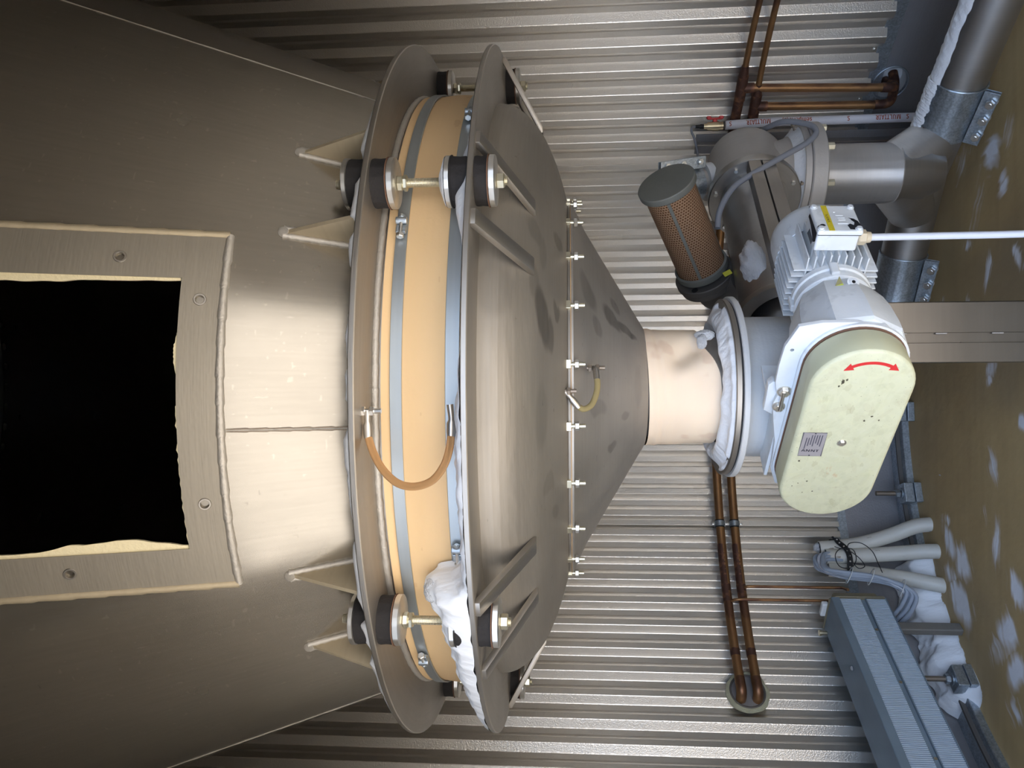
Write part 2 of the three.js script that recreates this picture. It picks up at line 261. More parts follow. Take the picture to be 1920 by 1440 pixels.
// ------------------------------------------------------------------ the setting: floor, skirt, cladding, ground outside
{
  const L = [[0.611,-0.585,0.011,-0.036,-0.039,-0.001,1.00],[0.526,-0.530,0.001,-0.023,-0.030,0.016,0.90],[0.392,-0.715,-0.015,0,-0.003,0.017,0.70],[0.308,-0.486,-0.010,-0.012,-0.014,0.027,0.90],[0.306,-0.626,-0.035,-0.012,-0.003,0.013,0.80],[0.046,-0.604,-0.025,0.008,0.001,0.020,0.80],[0.015,-0.609,-0.014,0,0,0.015,0.90],[-0.092,-0.469,-0.026,0,0.001,0.020,1.00],[-0.221,-0.597,-0.033,0.016,0.005,0.020,0.80],[-0.404,-0.587,-0.039,-0.029,-0.001,0.018,0.80],[-0.465,-0.833,-0.027,-0.018,0.001,0.041,0.90],[-0.401,-0.845,-0.022,0,0.003,0.016,0.80],[-0.512,-0.755,-0.047,0.013,0.011,0.035,1.00],[-0.626,-0.765,-0.052,-0.001,0.013,0.047,1.00],[-0.502,-0.493,-0.034,-0.010,0.006,0.035,1.00],[-0.630,-0.541,-0.040,0.021,0.017,0.037,1.00],[-0.719,-0.501,-0.032,0.026,0.022,0.038,0.90],[-0.695,-0.584,-0.022,0.018,0.013,0.023,0.60],[0.641,-0.755,-0.034,-0.032,-0.013,0.027,0.35],[0.485,-0.671,-0.076,-0.045,-0.008,0.021,0.30],[-0.810,-0.502,-0.027,0.023,0.014,0.021,0.60],[-0.563,-0.819,-0.031,0,0.009,0.037,0.60],[0.242,-0.717,-0.012,0,-0.001,0.011,0.60],[0.258,-0.854,-0.019,0,-0.002,0.019,0.35],[-0.340,-0.643,-0.023,0,0.002,0.011,0.50],[0.651,-0.516,-0.054,-0.001,-0.006,0.019,0.30],[0.722,-0.682,-0.043,-0.039,-0.014,0.026,0.30]];
  const N = 1536, S = 2.6;
  T.floor = tex(N, N, (u, v) => { // damp brown concrete with smeared white powder
    const x = (u - 0.5) * S, z = -(v - 0.5) * S, a = fbm(u, v, 6, 5, 201), b = fbm(u, v, 48, 3, 206), st = vn(u, v, 12, 160, 209), g = sst(0.45, 0.75, fbm(u, v, 5, 4, 211));
    let c = mix([0.42, 0.285, 0.12], [0.60, 0.43, 0.20], clamp(0.6 * a + 0.3 * b + 0.25 * st - 0.1)); c = mix(c, [0.30, 0.235, 0.15], g * 0.6);
    let p = 0, gr = 0; const wx = 0.05 * (fbm(u, v, 24, 4, 215) - 0.5), wz = 0.05 * (fbm(u, v, 24, 4, 219) - 0.5);
    for (let k = 0; k < L.length; k++) { const [cx, cz, ax, az, bx_, bz, s] = L[k], dx = x + wx - cx, dz = z + wz - cz; if (dx * dx + dz * dz > 0.012) continue; const al = (dx * ax + dz * az) / (ax * ax + az * az), be = (dx * bx_ + dz * bz) / (bx_ * bx_ + bz * bz), q = s * sst(1.75, 0.2, Math.hypot(al, be)); if (q > p) { p = q; gr = 0.6 * vn(0.5 + be * 0.05 + k * 0.11, 0.5 + al * 0.05, 90, 14, 223) + 0.4 * fbm(u, v, 60, 3, 227); } } // swept along its own length
    if (p > 0) c = mix(c, [0.93, 0.93, 0.94], clamp(1.25 * sst(0.12, 0.85, p * 0.75 + (gr - 0.5) * 0.75)));
    if (b > 0.83 && vn(u, v, 300, 300, 229) > 0.9) c = [0.6, 0.6, 0.6];
    return c; }, { su: 1 });
  T.floorB = tex(512, 512, (u, v) => fbm(u, v, 12, 5, 235), { su: 0.5 });
  const fm = std({ color: lin(1, 1, 1), map: T.floor, roughness: 0.62, bumpMap: T.floorB, bumpScale: 0.002 });
  const g = new THREE.CylinderGeometry(1.262, 1.262, 0.12, 128, 1); mv(g, 0, -0.06, 0);
  const q = fin(g), p = q.attributes.position, uv = q.attributes.uv;
  for (let i = 0; i < p.count; i++) uv.setXY(i, p.getX(i) / S + 0.5, -p.getZ(i) / S + 0.5);
  T.floorB.repeat.set(S / 0.5, S / 0.5);
  tag(mesh('floor', q, fm), 'damp brown concrete floor smeared with white powder', null, null, 'structure');
  T.ground = tex(512, 512, (u, v) => { const a = fbm(u, v, 6, 6, 241); return mix([0.52, 0.45, 0.35], [0.63, 0.555, 0.44], a); });
  const gg = new THREE.CircleGeometry(60, 64); gg.rotateX(-Math.PI / 2); gg.translate(0, -0.14, 0); const gu = gg.attributes.uv; for (let i = 0; i < gu.count; i++) gu.setXY(i, gu.getX(i) * 40, gu.getY(i) * 40);
  tag(mesh('ground', gg, std({ color: lin(1, 1, 1), map: T.ground, roughness: 0.95 })), 'sunlit pale concrete yard outside the skirt door', null, null, 'structure');
}
// door opening in the skirt on the camera's side: from DOOR[0] to DOOR[1] degrees, up to DOORTOP
const DOOR = [-46, 19], DOORTOP = 0.31;
{
  const SM = M.plate, out = [];
  const ring = (a0, a1, Y0, Y1) => lathe([[1.258, Y0 + H], [1.272, Y0 + H], [1.272, Y1 + H], [1.258, Y1 + H], [1.258, Y0 + H]], Math.max(8, Math.round((a1 - a0) / 3)), a0 * D2R, (a1 - a0) * D2R, null, 0.3);
  out.push(ring(DOOR[1], 360 + DOOR[0], -H - 0.12, 2.14), ring(DOOR[0], DOOR[1], DOORTOP, 2.14), ring(DOOR[0], DOOR[1], -H - 0.12, -H));
  tag(mesh('wall_outer', merge(out), SM), 'round steel silo skirt with a doorway on the near side', null, null, 'structure');
  // silo body above the skirt: keeps the hopper dark inside
  tag(mesh('wall_silo', lathe([[1.215, 2.11 + H], [1.272, 2.11 + H], [1.272, 6 + H], [0.02, 6.5 + H], [0.02, 6.4 + H], [1.215, 5.93 + H], [1.215, 2.11 + H]], 64), SM), 'round silo shell above the skirt', null, null, 'structure');
  // smooth plate band round the foot of the skirt, with one pipe hole cut through it
  const ev = new Evaluator(); ev.useGroups = false;
  let pg = lathe([[1.206, -H], [1.216, -H], [1.216, -0.878 + 0 + 0.012], [1.206, -0.878 + 0.012], [1.206, -H]].map((p) => [p[0], p[1] + H]), 160, (DOOR[1] + 1) * D2R, (358 - DOOR[1] + DOOR[0]) * D2R, null, 0.3);
  pg = fin(pg);
  const ba = new Brush(pg), hole = new Brush(fin(cyl(0.05, 0.05, 0.2, 40)));
  const hp = wal(1.205, 47.6, -0.938); hole.position.copy(hp); hole.quaternion.setFromUnitVectors(W3(0, 1, 0), W3(Math.sin(47.6 * D2R), 0, -Math.cos(47.6 * D2R))); ba.updateMatrixWorld(); hole.updateMatrixWorld();
  const trim = new THREE.Group(); trim.name = 'trim_1'; scene.add(trim); tag(trim, 'smooth dark steel plate band round the foot of the skirt', null, null, 'structure');
  part('skirt_plate', ev.evaluate(ba, hole, SUBTRACTION).geometry, M.plate, trim);
  part('foot_strip', lathe([[1.2035, -0.912], [1.2055, -0.912], [1.2055, -0.872], [1.2035, -0.872], [1.2035, -0.912]].map((p) => [p[0], p[1] + H]), 160, (DOOR[1] + 2) * D2R, (356 - DOOR[1] + DOOR[0]) * D2R, null, 0.3), M.galv, trim, 'narrow pale flashing strip under the ribbed sheets');
  // stencilled material number on the plate, left
  const lt = canvasTex(512, 96, (c, w, h) => { c.clearRect(0, 0, w, h); c.fillStyle = '#0c0c0e'; c.font = 'bold 60px monospace'; c.fillText('W.ST. 1.4301', 8, 66); });
  const lm = std({ map: lt, transparent: true, alphaTest: 0.4, roughness: 0.7 });
  const a0 = -57.5, a1 = -69.5, lp = [], lu = [], li = [];
  for (let i = 0; i <= 12; i++) for (let j = 0; j < 2; j++) { const p = wal(1.2052, a1 + (a0 - a1) * i / 12, -0.965 - 0.045 * (1 - j) - 0.012); lp.push(...p.toArray()); lu.push(i / 12, j); }
  for (let i = 0; i < 12; i++) { const k = i * 2; li.push(k, k + 2, k + 1, k + 2, k + 3, k + 1); }
  const lg = new THREE.BufferGeometry(); lg.setAttribute('position', new THREE.Float32BufferAttribute(lp, 3)); lg.setAttribute('uv', new THREE.Float32BufferAttribute(lu, 2)); lg.setIndex(li); lg.computeVertexNormals();
  part('stencil_lettering', lg, lm, trim, 'black stencilled lettering');
  // base ring on the floor
  const ring2 = new THREE.Group(); ring2.name = 'trim_2'; scene.add(ring2); tag(ring2, 'flat steel base ring lying along the foot of the skirt', null, null, 'structure');
  part('base_ring', lathe([[1.106, 0], [1.206, 0], [1.206, 0.022], [1.108, 0.022], [1.106, 0.02], [1.106, 0]], 160, (DOOR[1] + 1) * D2R, (358 - DOOR[1] + DOOR[0]) * D2R, null, 0.3), M.galv, ring2);
  part('ring_lip', lathe([[1.128, 0.022], [1.136, 0.022], [1.136, 0.034], [1.128, 0.034], [1.128, 0.022]], 160, (DOOR[1] + 2) * D2R, (356 - DOOR[1] + DOOR[0]) * D2R, null, 0.3), M.dirtyFlange, ring2);
}
// corrugated stucco sheets, each sheet a piece of its own
{
  const wall = new THREE.Group(); wall.name = 'wall_back'; scene.add(wall); tag(wall, 'round inner wall of ribbed stucco aluminium sheets', null, null, 'structure');
  const sheet = (a0, a1, ph, dr, Y0) => {
    const prof = []; const P = 3.6; // one rib in degrees: trough, slope, crest, slope
    const rOf = (a) => { let t = ((a - ph) / P) % 1; if (t < 0) t += 1; const k = t < 0.24 ? 0 : t < 0.49 ? (t - 0.24) / 0.25 : t < 0.75 ? 1 : 1 - (t - 0.75) / 0.25; return 1.2035 - 0.0185 * k; };
    const cuts = [a0]; for (let n = Math.floor((a0 - ph) / P) - 1; n < (a1 - ph) / P + 1; n++) for (const f of [0, 0.015, 0.225, 0.255, 0.475, 0.505, 0.735, 0.765, 0.985]) { const a = ph + (n + f) * P; if (a > a0 + 1e-3 && a < a1 - 1e-3) cuts.push(a); } cuts.push(a1);
    const pos = [], uv = [], idx = []; let s = 0, last = null;
    cuts.forEach((a, i) => { const r = rOf(a) + dr; const p = wal(r, a, 0); if (last) s += p.distanceTo(last); last = p; for (const [rr_, Y] of [[r, Y0], [r, 2.1], [r + 0.001, Y0]]) { const q = wal(rr_, a, Y); pos.push(q.x, q.y, q.z); uv.push(s, Y); } });
    for (let i = 0; i < cuts.length - 1; i++) { const k = i * 3; idx.push(k, k + 1, k + 3, k + 1, k + 4, k + 3, k, k + 3, k + 2, k + 3, k + 5, k + 2); }
    const g = new THREE.BufferGeometry(); g.setAttribute('position', new THREE.Float32BufferAttribute(pos, 3)); g.setAttribute('uv', new THREE.Float32BufferAttribute(uv, 2)); g.setIndex(idx);
    const m = part('cladding_sheet', toCreasedNormals(g, 0.25), M.alu, wall); return m;
  };
  const S = [[-81.5, -22.4, -26.4, 0.0015, -0.88], [-22.9, 36.6, -11.5 - 0.9, 0, -0.88], [36.2, 95.5, 39.39 - 1.75, 0.0015, -0.88], [95.2, 180 - DOOR[1] - 1, 97, 0, -0.88], [-139, -81.2, -82, 0, -0.88]];
  const sm = S.map((s) => sheet(...s));
  // screw heads along the foot of the sheets
  S.slice(0, 3).forEach(([a0, a1, ph], i) => { for (let k = 0; k < 15; k += 2) { const a = ph + (Math.ceil((a0 - ph) / 3.6) + k + 0.12) * 3.6; if (a > a1 - 1) break; const g = cyl(0.004, 0.004, 0.003, 10); const d = W3(-Math.sin(a * D2R), 0, Math.cos(a * D2R)); g.applyMatrix4(new THREE.Matrix4().compose(wal(1.2025, a, -0.865), new THREE.Quaternion().setFromUnitVectors(W3(0, 1, 0), d), W3(1, 1, 1))); part('screw', g, M.bright, sm[i]); } });
  for (const a of [-22.6, 36.4]) part('joint_strip', (() => { const g = bx(0.017, 2.98, 0.005, 0.001); g.applyMatrix4(new THREE.Matrix4().makeRotationY(-a * D2R).setPosition(wal(1.186, a, 0.61))); return g; })(), M.alu, wall);
}

// ------------------------------------------------------------------ silo hopper: cone, manhole frame, upper flange, gussets
const CK = 0.356, CR = (Y) => CK * (Y + 1.259);
const MOUNTS = [27.2, 87.4, 147.4, -31.8, -91.8, -151.8];
{
  const hop = base('silo_hopper', 'brushed steel silo hopper with an open rectangular manhole and flanged lower rim', 'silo');
  const ev = new Evaluator(); ev.useGroups = false;
  const X0 = -0.198, X1 = 0.136, YB = 0.472, YT = 0.90;
  const shell = new Brush(lathe([[CR(0.262), 0.262 + H], [CR(0.7), 0.7 + H], [CR(1.3), 1.3 + H], [CR(2.112), 2.112 + H], [CR(2.112) - 0.006, 2.112 + H], [CR(1.3) - 0.006, 1.3 + H], [CR(0.7) - 0.006, 0.7 + H], [CR(0.262) - 0.006, 0.262 + H], [CR(0.262), 0.262 + H]], 180, 0, 2 * Math.PI, 0.6));
  const cut = new Brush(fin(new THREE.BoxGeometry(X1 - X0, YT - YB, 0.8))); cut.position.copy(V((X0 + X1) / 2, (YT + YB) / 2, 0.7)); shell.updateMatrixWorld(); cut.updateMatrixWorld();
  part('cone_shell', ev.evaluate(shell, cut, SUBTRACTION).geometry, M.hopper, hop);
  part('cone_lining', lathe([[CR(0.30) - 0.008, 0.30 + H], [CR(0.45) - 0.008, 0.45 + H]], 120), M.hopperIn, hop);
  // manhole frame: a rolled flat bar frame on the cone, with tapped holes
  const patch = (x0, x1, y0, y1, off, th, nx, ny) => {
    const P = (i, j, o) => { const x = x0 + (x1 - x0) * i / nx, Y = y0 + (y1 - y0) * j / ny, r = CR(Y) + o; return V(x, Y, Math.sqrt(r * r - x * x)); };
    const pos = [], uv = [], tri = (a, b, c) => { for (const q of [a, b, c]) { pos.push(q.x, q.y, q.z); uv.push(q.x, q.y); } }, quad = (a, b, c, d) => { tri(a, b, c); tri(a, c, d); };
    for (let i = 0; i < nx; i++) for (let j = 0; j < ny; j++) { quad(P(i, j, off), P(i + 1, j, off), P(i + 1, j + 1, off), P(i, j + 1, off)); quad(P(i, j, off - th), P(i, j + 1, off - th), P(i + 1, j + 1, off - th), P(i + 1, j, off - th)); }
    for (let i = 0; i < nx; i++) { quad(P(i, 0, off - th), P(i + 1, 0, off - th), P(i + 1, 0, off), P(i, 0, off)); quad(P(i, ny, off), P(i + 1, ny, off), P(i + 1, ny, off - th), P(i, ny, off - th)); }
    for (let j = 0; j < ny; j++) { quad(P(0, j, off), P(0, j + 1, off), P(0, j + 1, off - th), P(0, j, off - th)); quad(P(nx, j, off - th), P(nx, j + 1, off - th), P(nx, j + 1, off), P(nx, j, off)); }
    const g = new THREE.BufferGeometry(); g.setAttribute('position', new THREE.Float32BufferAttribute(pos, 3)); g.setAttribute('uv', new THREE.Float32BufferAttribute(uv, 2)); return toCreasedNormals(g, 0.4);
  };
  const onCone = (x, Y, o = 0) => { const r = CR(Y) + o; return V(x, Y, Math.sqrt(r * r - x * x)); };
  const nOn = (x, Y) => { const r = CR(Y); return W3(x / r, -CK, Math.sqrt(r * r - x * x) / r).normalize(); };
  let fr = new Brush(patch(-0.246, 0.190, 0.430, 0.945, 0.0035, 0.012, 30, 6)); fr.updateMatrixWorld();
  fr = ev.evaluate(fr, cut, SUBTRACTION);
  const holes = [[0.160, 0.539], [0.1094, 0.4505], [-0.1411, 0.4485], [-0.221, 0.60], [0.16, 0.72], [-0.221, 0.76]];
  for (const [x, Y] of holes) { const h = new Brush(fin(cyl(0.0052, 0.0052, 0.03, 20))); h.position.copy(onCone(x, Y, 0.004)); h.quaternion.setFromUnitVectors(W3(0, 1, 0), nOn(x, Y)); h.updateMatrixWorld(); fr.updateMatrixWorld(); fr = ev.evaluate(fr, h, SUBTRACTION); }
  const frame = part('manhole_frame', fr.geometry, std({ color: lin(0.46, 0.425, 0.365), metalness: 0.9, roughness: 0.66, map: T.mottle, bumpMap: T.brushB, bumpScale: 0.00015 }), hop, 'flat bar frame round the open manhole');
  for (const [x, Y] of holes) { const g = merge([lathe([[0.0050, 0.0006], [0.0054, 0.0012], [0.0072, 0.0012], [0.0078, 0.0002]], 24), mv(cyl(0.0051, 0.0051, 0.001, 20), 0, -0.007, 0)]); g.applyMatrix4(new THREE.Matrix4().compose(onCone(x, Y, 0.0035), new THREE.Quaternion().setFromUnitVectors(W3(0, 1, 0), nOn(x, Y)), W3(1, 1, 1))); part('tapped_hole', g, M.steel, frame); }
  // weld beads round the frame, seam welds of the cone
  const bead = (pts, r, amp, mat, name, lab) => part(name, tubePts(pts, (t, i) => r * (1 + amp * (((i * 7919) % 13) / 13 - 0.5)), 10), mat, hop, lab);
  const line = (p0, p1, n, o) => Array.from({ length: n + 1 }, (_, i) => onCone(p0[0] + (p1[0] - p0[0]) * i / n, p0[1] + (p1[1] - p0[1]) * i / n, o));
  bead(line([0.1935, 0.93], [0.1935, 0.427], 90, 0.0005), 0.0052, 0.25, M.pickled, 'weld_bead'); bead(line([-0.2495, 0.93], [-0.2495, 0.427], 90, 0.0005), 0.0056, 0.25, M.pickled, 'weld_bead'); bead(line([0.1935, 0.4265], [-0.2495, 0.4265], 80, 0.001), 0.0055, 0.3, M.weld, 'weld_bead');
  const ray_ = (deg, Y0, Y1, n, o) => Array.from({ length: n + 1 }, (_, i) => { const Y = Y0 + (Y1 - Y0) * i / n; return pol(CR(Y) + o, deg, Y); });
  bead(ray_(54.3, 0.28, 1.6, 120, 0), 0.0012, 0.4, M.weld, 'seam_weld'); bead(ray_(-66.5, 0.28, 1.6, 120, 0), 0.0014, 0.4, M.weld, 'seam_weld');
  for (const d of [-0.0016, 0.0016]) bead(line([-0.0507 + d, 0.421], [-0.0505 + d, 0.272], 40, -0.0002), 0.0011, 0.8, M.darkBolt, 'seam_weld', 'dark double seam below the manhole');
  bead(line([-0.0507, 0.421], [-0.0505, 0.272], 40, 0.0001), 0.001, 0.8, M.weld, 'seam_weld');
  // leftovers of the gasket along the edges of the opening
  const strip = (pts, wd, name) => { // ribbon inside the opening, width wd(t) towards the middle
    const n = 60, A = [], uvs = [], q = []; const dir = pts[2];
    for (let i = 0; i <= n; i++) { const t = i / n, x = pts[0][0] + (pts[1][0] - pts[0][0]) * t, Y = pts[0][1] + (pts[1][1] - pts[0][1]) * t, w = wd(t) * (0.85 + 0.3 * vn(t, 0, 23, 1, 301)); q.push([[x - dir[0] * 0.003, Y - dir[1] * 0.003], [x + dir[0] * w, Y + dir[1] * w]]); }
    const pos = [], tri = (a, b, c) => pos.push(...a.toArray(), ...b.toArray(), ...c.toArray()), quad = (a, b, c, d) => { tri(a, b, c); tri(a, c, d); };
    for (let i = 0; i < n; i++) { const f = (k, s, o) => onCone(q[k][s][0], q[k][s][1], o); const o1 = 0.0008, o2 = -0.004; quad(f(i, 0, o1), f(i + 1, 0, o1), f(i + 1, 1, o1), f(i, 1, o1)); quad(f(i, 0, o2), f(i, 1, o2), f(i + 1, 1, o2), f(i + 1, 0, o2)); quad(f(i, 1, o1), f(i + 1, 1, o1), f(i + 1, 1, o2), f(i, 1, o2)); quad(f(i + 1, 0, o1), f(i, 0, o1), f(i, 0, o2), f(i + 1, 0, o2)); }
    const g = new THREE.BufferGeometry(); g.setAttribute('position', new THREE.Float32BufferAttribute(pos, 3)); part(name, boxUV(toCreasedNormals(g, 0.5)), M.gasket, hop, 'torn cream gasket left on the edge'); };
  strip([[X1, 0.474], [X1, 0.88], [-1, 0]], (t) => 0.0035 + 0.006 * sst(0.02, 0.5, t), 'gasket_remnant');
  strip([[X0, 0.474], [X0, 0.88], [1, 0]], (t) => 0.002 + 0.010 * Math.max(0, Math.sin((t - 0.02) * Math.PI / 0.36)) * (t < 0.38 ? 1 : 0) + 0.003, 'gasket_remnant');
  strip([[0.071, YB], [0.015, YB], [0, 1]], (t) => 0.0005 + 0.004 * Math.sin(Math.PI * t), 'gasket_remnant');
  strip([[-0.02, YB], [X0, YB], [0, 1]], (t) => 0.0004 + 0.0022 * vn(t, 0, 30, 1, 303), 'gasket_remnant');
  // upper flange, spigot, weld
  const R = 0.624;
  part('upper_flange', lathe([[0.50, 0.2535], [R - 0.0012, 0.2535], [R, 0.2548], [R, 0.2602], [R - 0.0012, 0.2615], [0.50, 0.2615], [0.50, 0.2535]].map((p) => [p[0], p[1] + H]), 180), M.steel, hop);
  part('spigot', lathe([[0.536, 0.254], [0.536, 0.18], [0.530, 0.18], [0.530, 0.254]].map((p) => [p[0], p[1] + H]), 128), M.steel, hop);
  const circ = (r, Y, n, a0 = 0, a1 = 360) => Array.from({ length: n + 1 }, (_, i) => pol(r, a0 + (a1 - a0) * i / n, Y));
  bead(circ(0.538, 0.2505, 720), 0.0050, 0.22, M.weld, 'weld_bead'); bead(circ(CR(0.264), 0.2635, 720), 0.004, 0.4, M.weld, 'weld_bead');
  // gussets on top of the flange, one each side of every mount
  for (const m of MOUNTS) for (const s of [-1, 1]) {
    const a = m + s * 6.8, d = s * 0.0000, c = W3(Math.sin(m * D2R), 0, Math.cos(m * D2R)), ra = CR(0.366) - 0.004;
    const poly = [[CR(0.2615) - 0.003, 0.2615], [0.612, 0.2615], [0.612, 0.268], [ra + 0.005, 0.366], [ra, 0.366]];
    const g = extrude(poly, 0.006, 0.0006); g.translate(0, 0, -0.003);
    const X = W3(Math.sin(a * D2R), 0, Math.cos(a * D2R)), Z = W3().crossVectors(X, W3(0, 1, 0));
    g.applyMatrix4(basis(W3(0, H, 0), X, W3(0, 1, 0), Z)); const gm = part('gusset', g, M.pickled, hop);
    const side = s; for (const e of [-1, 1]) { const off = e * 0.005; const pts = Array.from({ length: 31 }, (_, i) => { const Y = 0.264 + (0.368 - 0.264) * i / 30, r = CR(Y) + 0.0012; return W3(0, Y + H, 0).addScaledVector(X, r).addScaledVector(Z, off); }); part('weld', tubePts(pts, (t, i) => 0.0042 * (1 + 0.3 * (((i * 7919) % 7) / 7 - 0.5)), 8), M.weld, gm); }
    part('weld', (() => { const q = new THREE.SphereGeometry(0.0075, 14, 10); q.scale(1, 1, 1); const p = W3(0, 0.368 + H, 0).addScaledVector(X, CR(0.368)); q.translate(p.x, p.y, p.z); return q; })(), M.weld, gm);
  }
}
// rubber buffers joining the two flanges
{
  const build = () => {
    const g = new THREE.Group(), R = 0.0325;
    const wash = (y, h) => mv(lathe([[0.006, -h / 2], [R - 0.001, -h / 2], [R + 0.0005, -h / 2 + 0.001], [R + 0.0005, h / 2 - 0.001], [R - 0.001, h / 2], [0.006, h / 2]], 48), 0, y, 0);
    const rub = (y, h) => mv(lathe([[0.006, -h / 2], [R - 0.001, -h / 2], [R - 0.0005, -h / 2 + 0.002], [R - 0.0012, 0], [R - 0.0005, h / 2 - 0.002], [R - 0.001, h / 2], [0.006, h / 2]], 48), 0, y, 0);
    const thin = (y) => mv(cyl(R + 0.0012, R + 0.0012, 0.0012, 48), 0, y, 0);
    const thread = (() => { const pr = []; const y0 = 0.080, y1 = 0.306; for (let y = y0; y <= y1; y += 0.001) pr.push([0.0056 + 0.00055 * (Math.round((y - y0) / 0.001) % 2), y]); return lathe([[0, y0 - 0.0006], ...pr, [0, y1 + 0.0006]], 20, 0, 2 * Math.PI, null, 0.2); })();
    part('threaded_rod', thread, M.zinc, g);
    part('rubber_ring', rub(0.2728, 0.0226), M.rubberBlack, g); part('plate_washer', wash(0.2878, 0.0070), M.washer, g); part('hex_nut', mv(nutG(0.0098, 0.007), 0, 0.2948, 0), M.darkBolt, g);
    part('rubber_ring', rub(0.2438, 0.0194), M.rubberBlack, g); part('thin_washer', thin(0.2334), M.rustWasher, g); part('plate_washer', wash(0.2284, 0.0086), M.washer, g); part('hex_nut', mv(nutG(0.0104, 0.0075), 0, 0.2202, 0), M.zinc, g); part('hex_nut', mv(nutG(0.0108, 0.0058), 0, 0.2133, 0, 0, 0.5), M.zinc, g);
    part('hex_nut', mv(nutG(0.0098, 0.006), 0, 0.1640, 0), M.bright, g); part('plate_washer', wash(0.1552, 0.0075), M.washer, g); part('thin_washer', thin(0.1508), M.rubberBlack, g); part('rubber_ring', rub(0.1396, 0.0214), M.rubberBlack, g);
    part('rubber_ring', rub(0.1122, 0.0170), M.rubberBlack, g); part('thin_washer', thin(0.1034), M.rustWasher, g); part('plate_washer', wash(0.0985, 0.0086), M.washer, g); part('hex_nut', mv(nutG(0.0104, 0.0105), 0, 0.0888, 0), M.zinc, g);
    return g;
  };
  const proto = build();
  const lab = ['bolted pair of black rubber buffers on the right front of the flanges', 'rubber buffer pair at the far right edge of the flanges, half hidden', '', 'bolted pair of black rubber buffers on the left front, its lower half sunk in powder', 'rubber buffer pair at the far left edge of the flanges, beyond the powder heap', ''];
  MOUNTS.forEach((a, i) => { if (Math.abs(a) > 120) return; const o = i ? proto.clone() : proto; o.name = numbered('rubber_buffer'); o.position.copy(pol(0.585, a, 0)); o.rotation.y = a * D2R + 0.3; scene.add(o); tag(o, lab[i], 'buffer', 'rubber buffers between the flanges'); });
}
// cream collar between the flanges and its two band clamps
{
  const pr = [[0.537, 0.243], [0.5405, 0.2425]]; for (let i = 0; i <= 24; i++) { const t = i / 24, Y = 0.241 - t * 0.111; pr.push([0.5402 + 0.0022 * Math.sin(Math.PI * clamp((0.213 - Y) / 0.055)), Y]); } pr.push([0.537, 0.1295]);
  const c = mesh('rubber_collar', lathe(pr.map((p) => [p[0], p[1] + H]), 180), M.collar); tag(c, 'wide cream rubber collar stretched between the two big flanges', 'collar');
  const clamp_ = (Y0, Y1, locks, lab) => {
    const t = base('band_clamp', lab, 'clamp', 'band clamps round the cream collar');
    part('band', lathe([[0.5412, Y0], [0.5434, Y0], [0.5438, Y0 + 0.0006], [0.5438, Y1 - 0.0006], [0.5434, Y1], [0.5412, Y1], [0.5412, Y0]].map((p) => [p[0], p[1] + H]), 180, 0, 2 * Math.PI, null, 0.3), M.band, t);
    const Yc = (Y0 + Y1) / 2;
    for (const [a, flip] of locks) {
      const m = around(a).multiply(new THREE.Matrix4().setPosition(0, Yc + H, 0.5445)), s = flip, P = (n, g, mat, par) => part(n, g.applyMatrix4(m), mat, par);
      const hs = P('clamp_lock', merge([mv(bx(0.013, 0.0145, 0.003, 0.001), 0, 0, 0.001), mv(lathe([[0, -0.0072], [0.0052, -0.0072], [0.0056, -0.006], [0.0056, 0.006], [0.0052, 0.0072], [0, 0.0072]], 20), -0.007 * s, 0, 0.0055), mv(bx(0.011, 0.0138, 0.006, 0.0014), 0.006 * s, 0, 0.004)]), M.galv, t);
      P('lock_screw', merge([mv(cyl(0.0026, 0.0026, 0.034, 12), 0.001 * s, 0, 0.0066, 0, 0, Math.PI / 2), mv(nutG(0.0052, 0.006), 0.0165 * s, 0, 0.0066, 0, 0, Math.PI / 2)]), M.bright, hs);
      P('lock_nut', mv(nutG(0.005, 0.0045), -0.0125 * s, 0, 0.0066, 0, 0, Math.PI / 2), M.galv, hs);
    }
  };
  clamp_(0.2148, 0.2303, [[23.1, -1], [-47.7, 1], [143, 1]], 'upper galvanised band clamp round the cream collar');
  clamp_(0.1405, 0.1590, [[48.6, -1], [-23.4, -1], [170, 1]], 'lower galvanised band clamp, just above the lower flange');
}
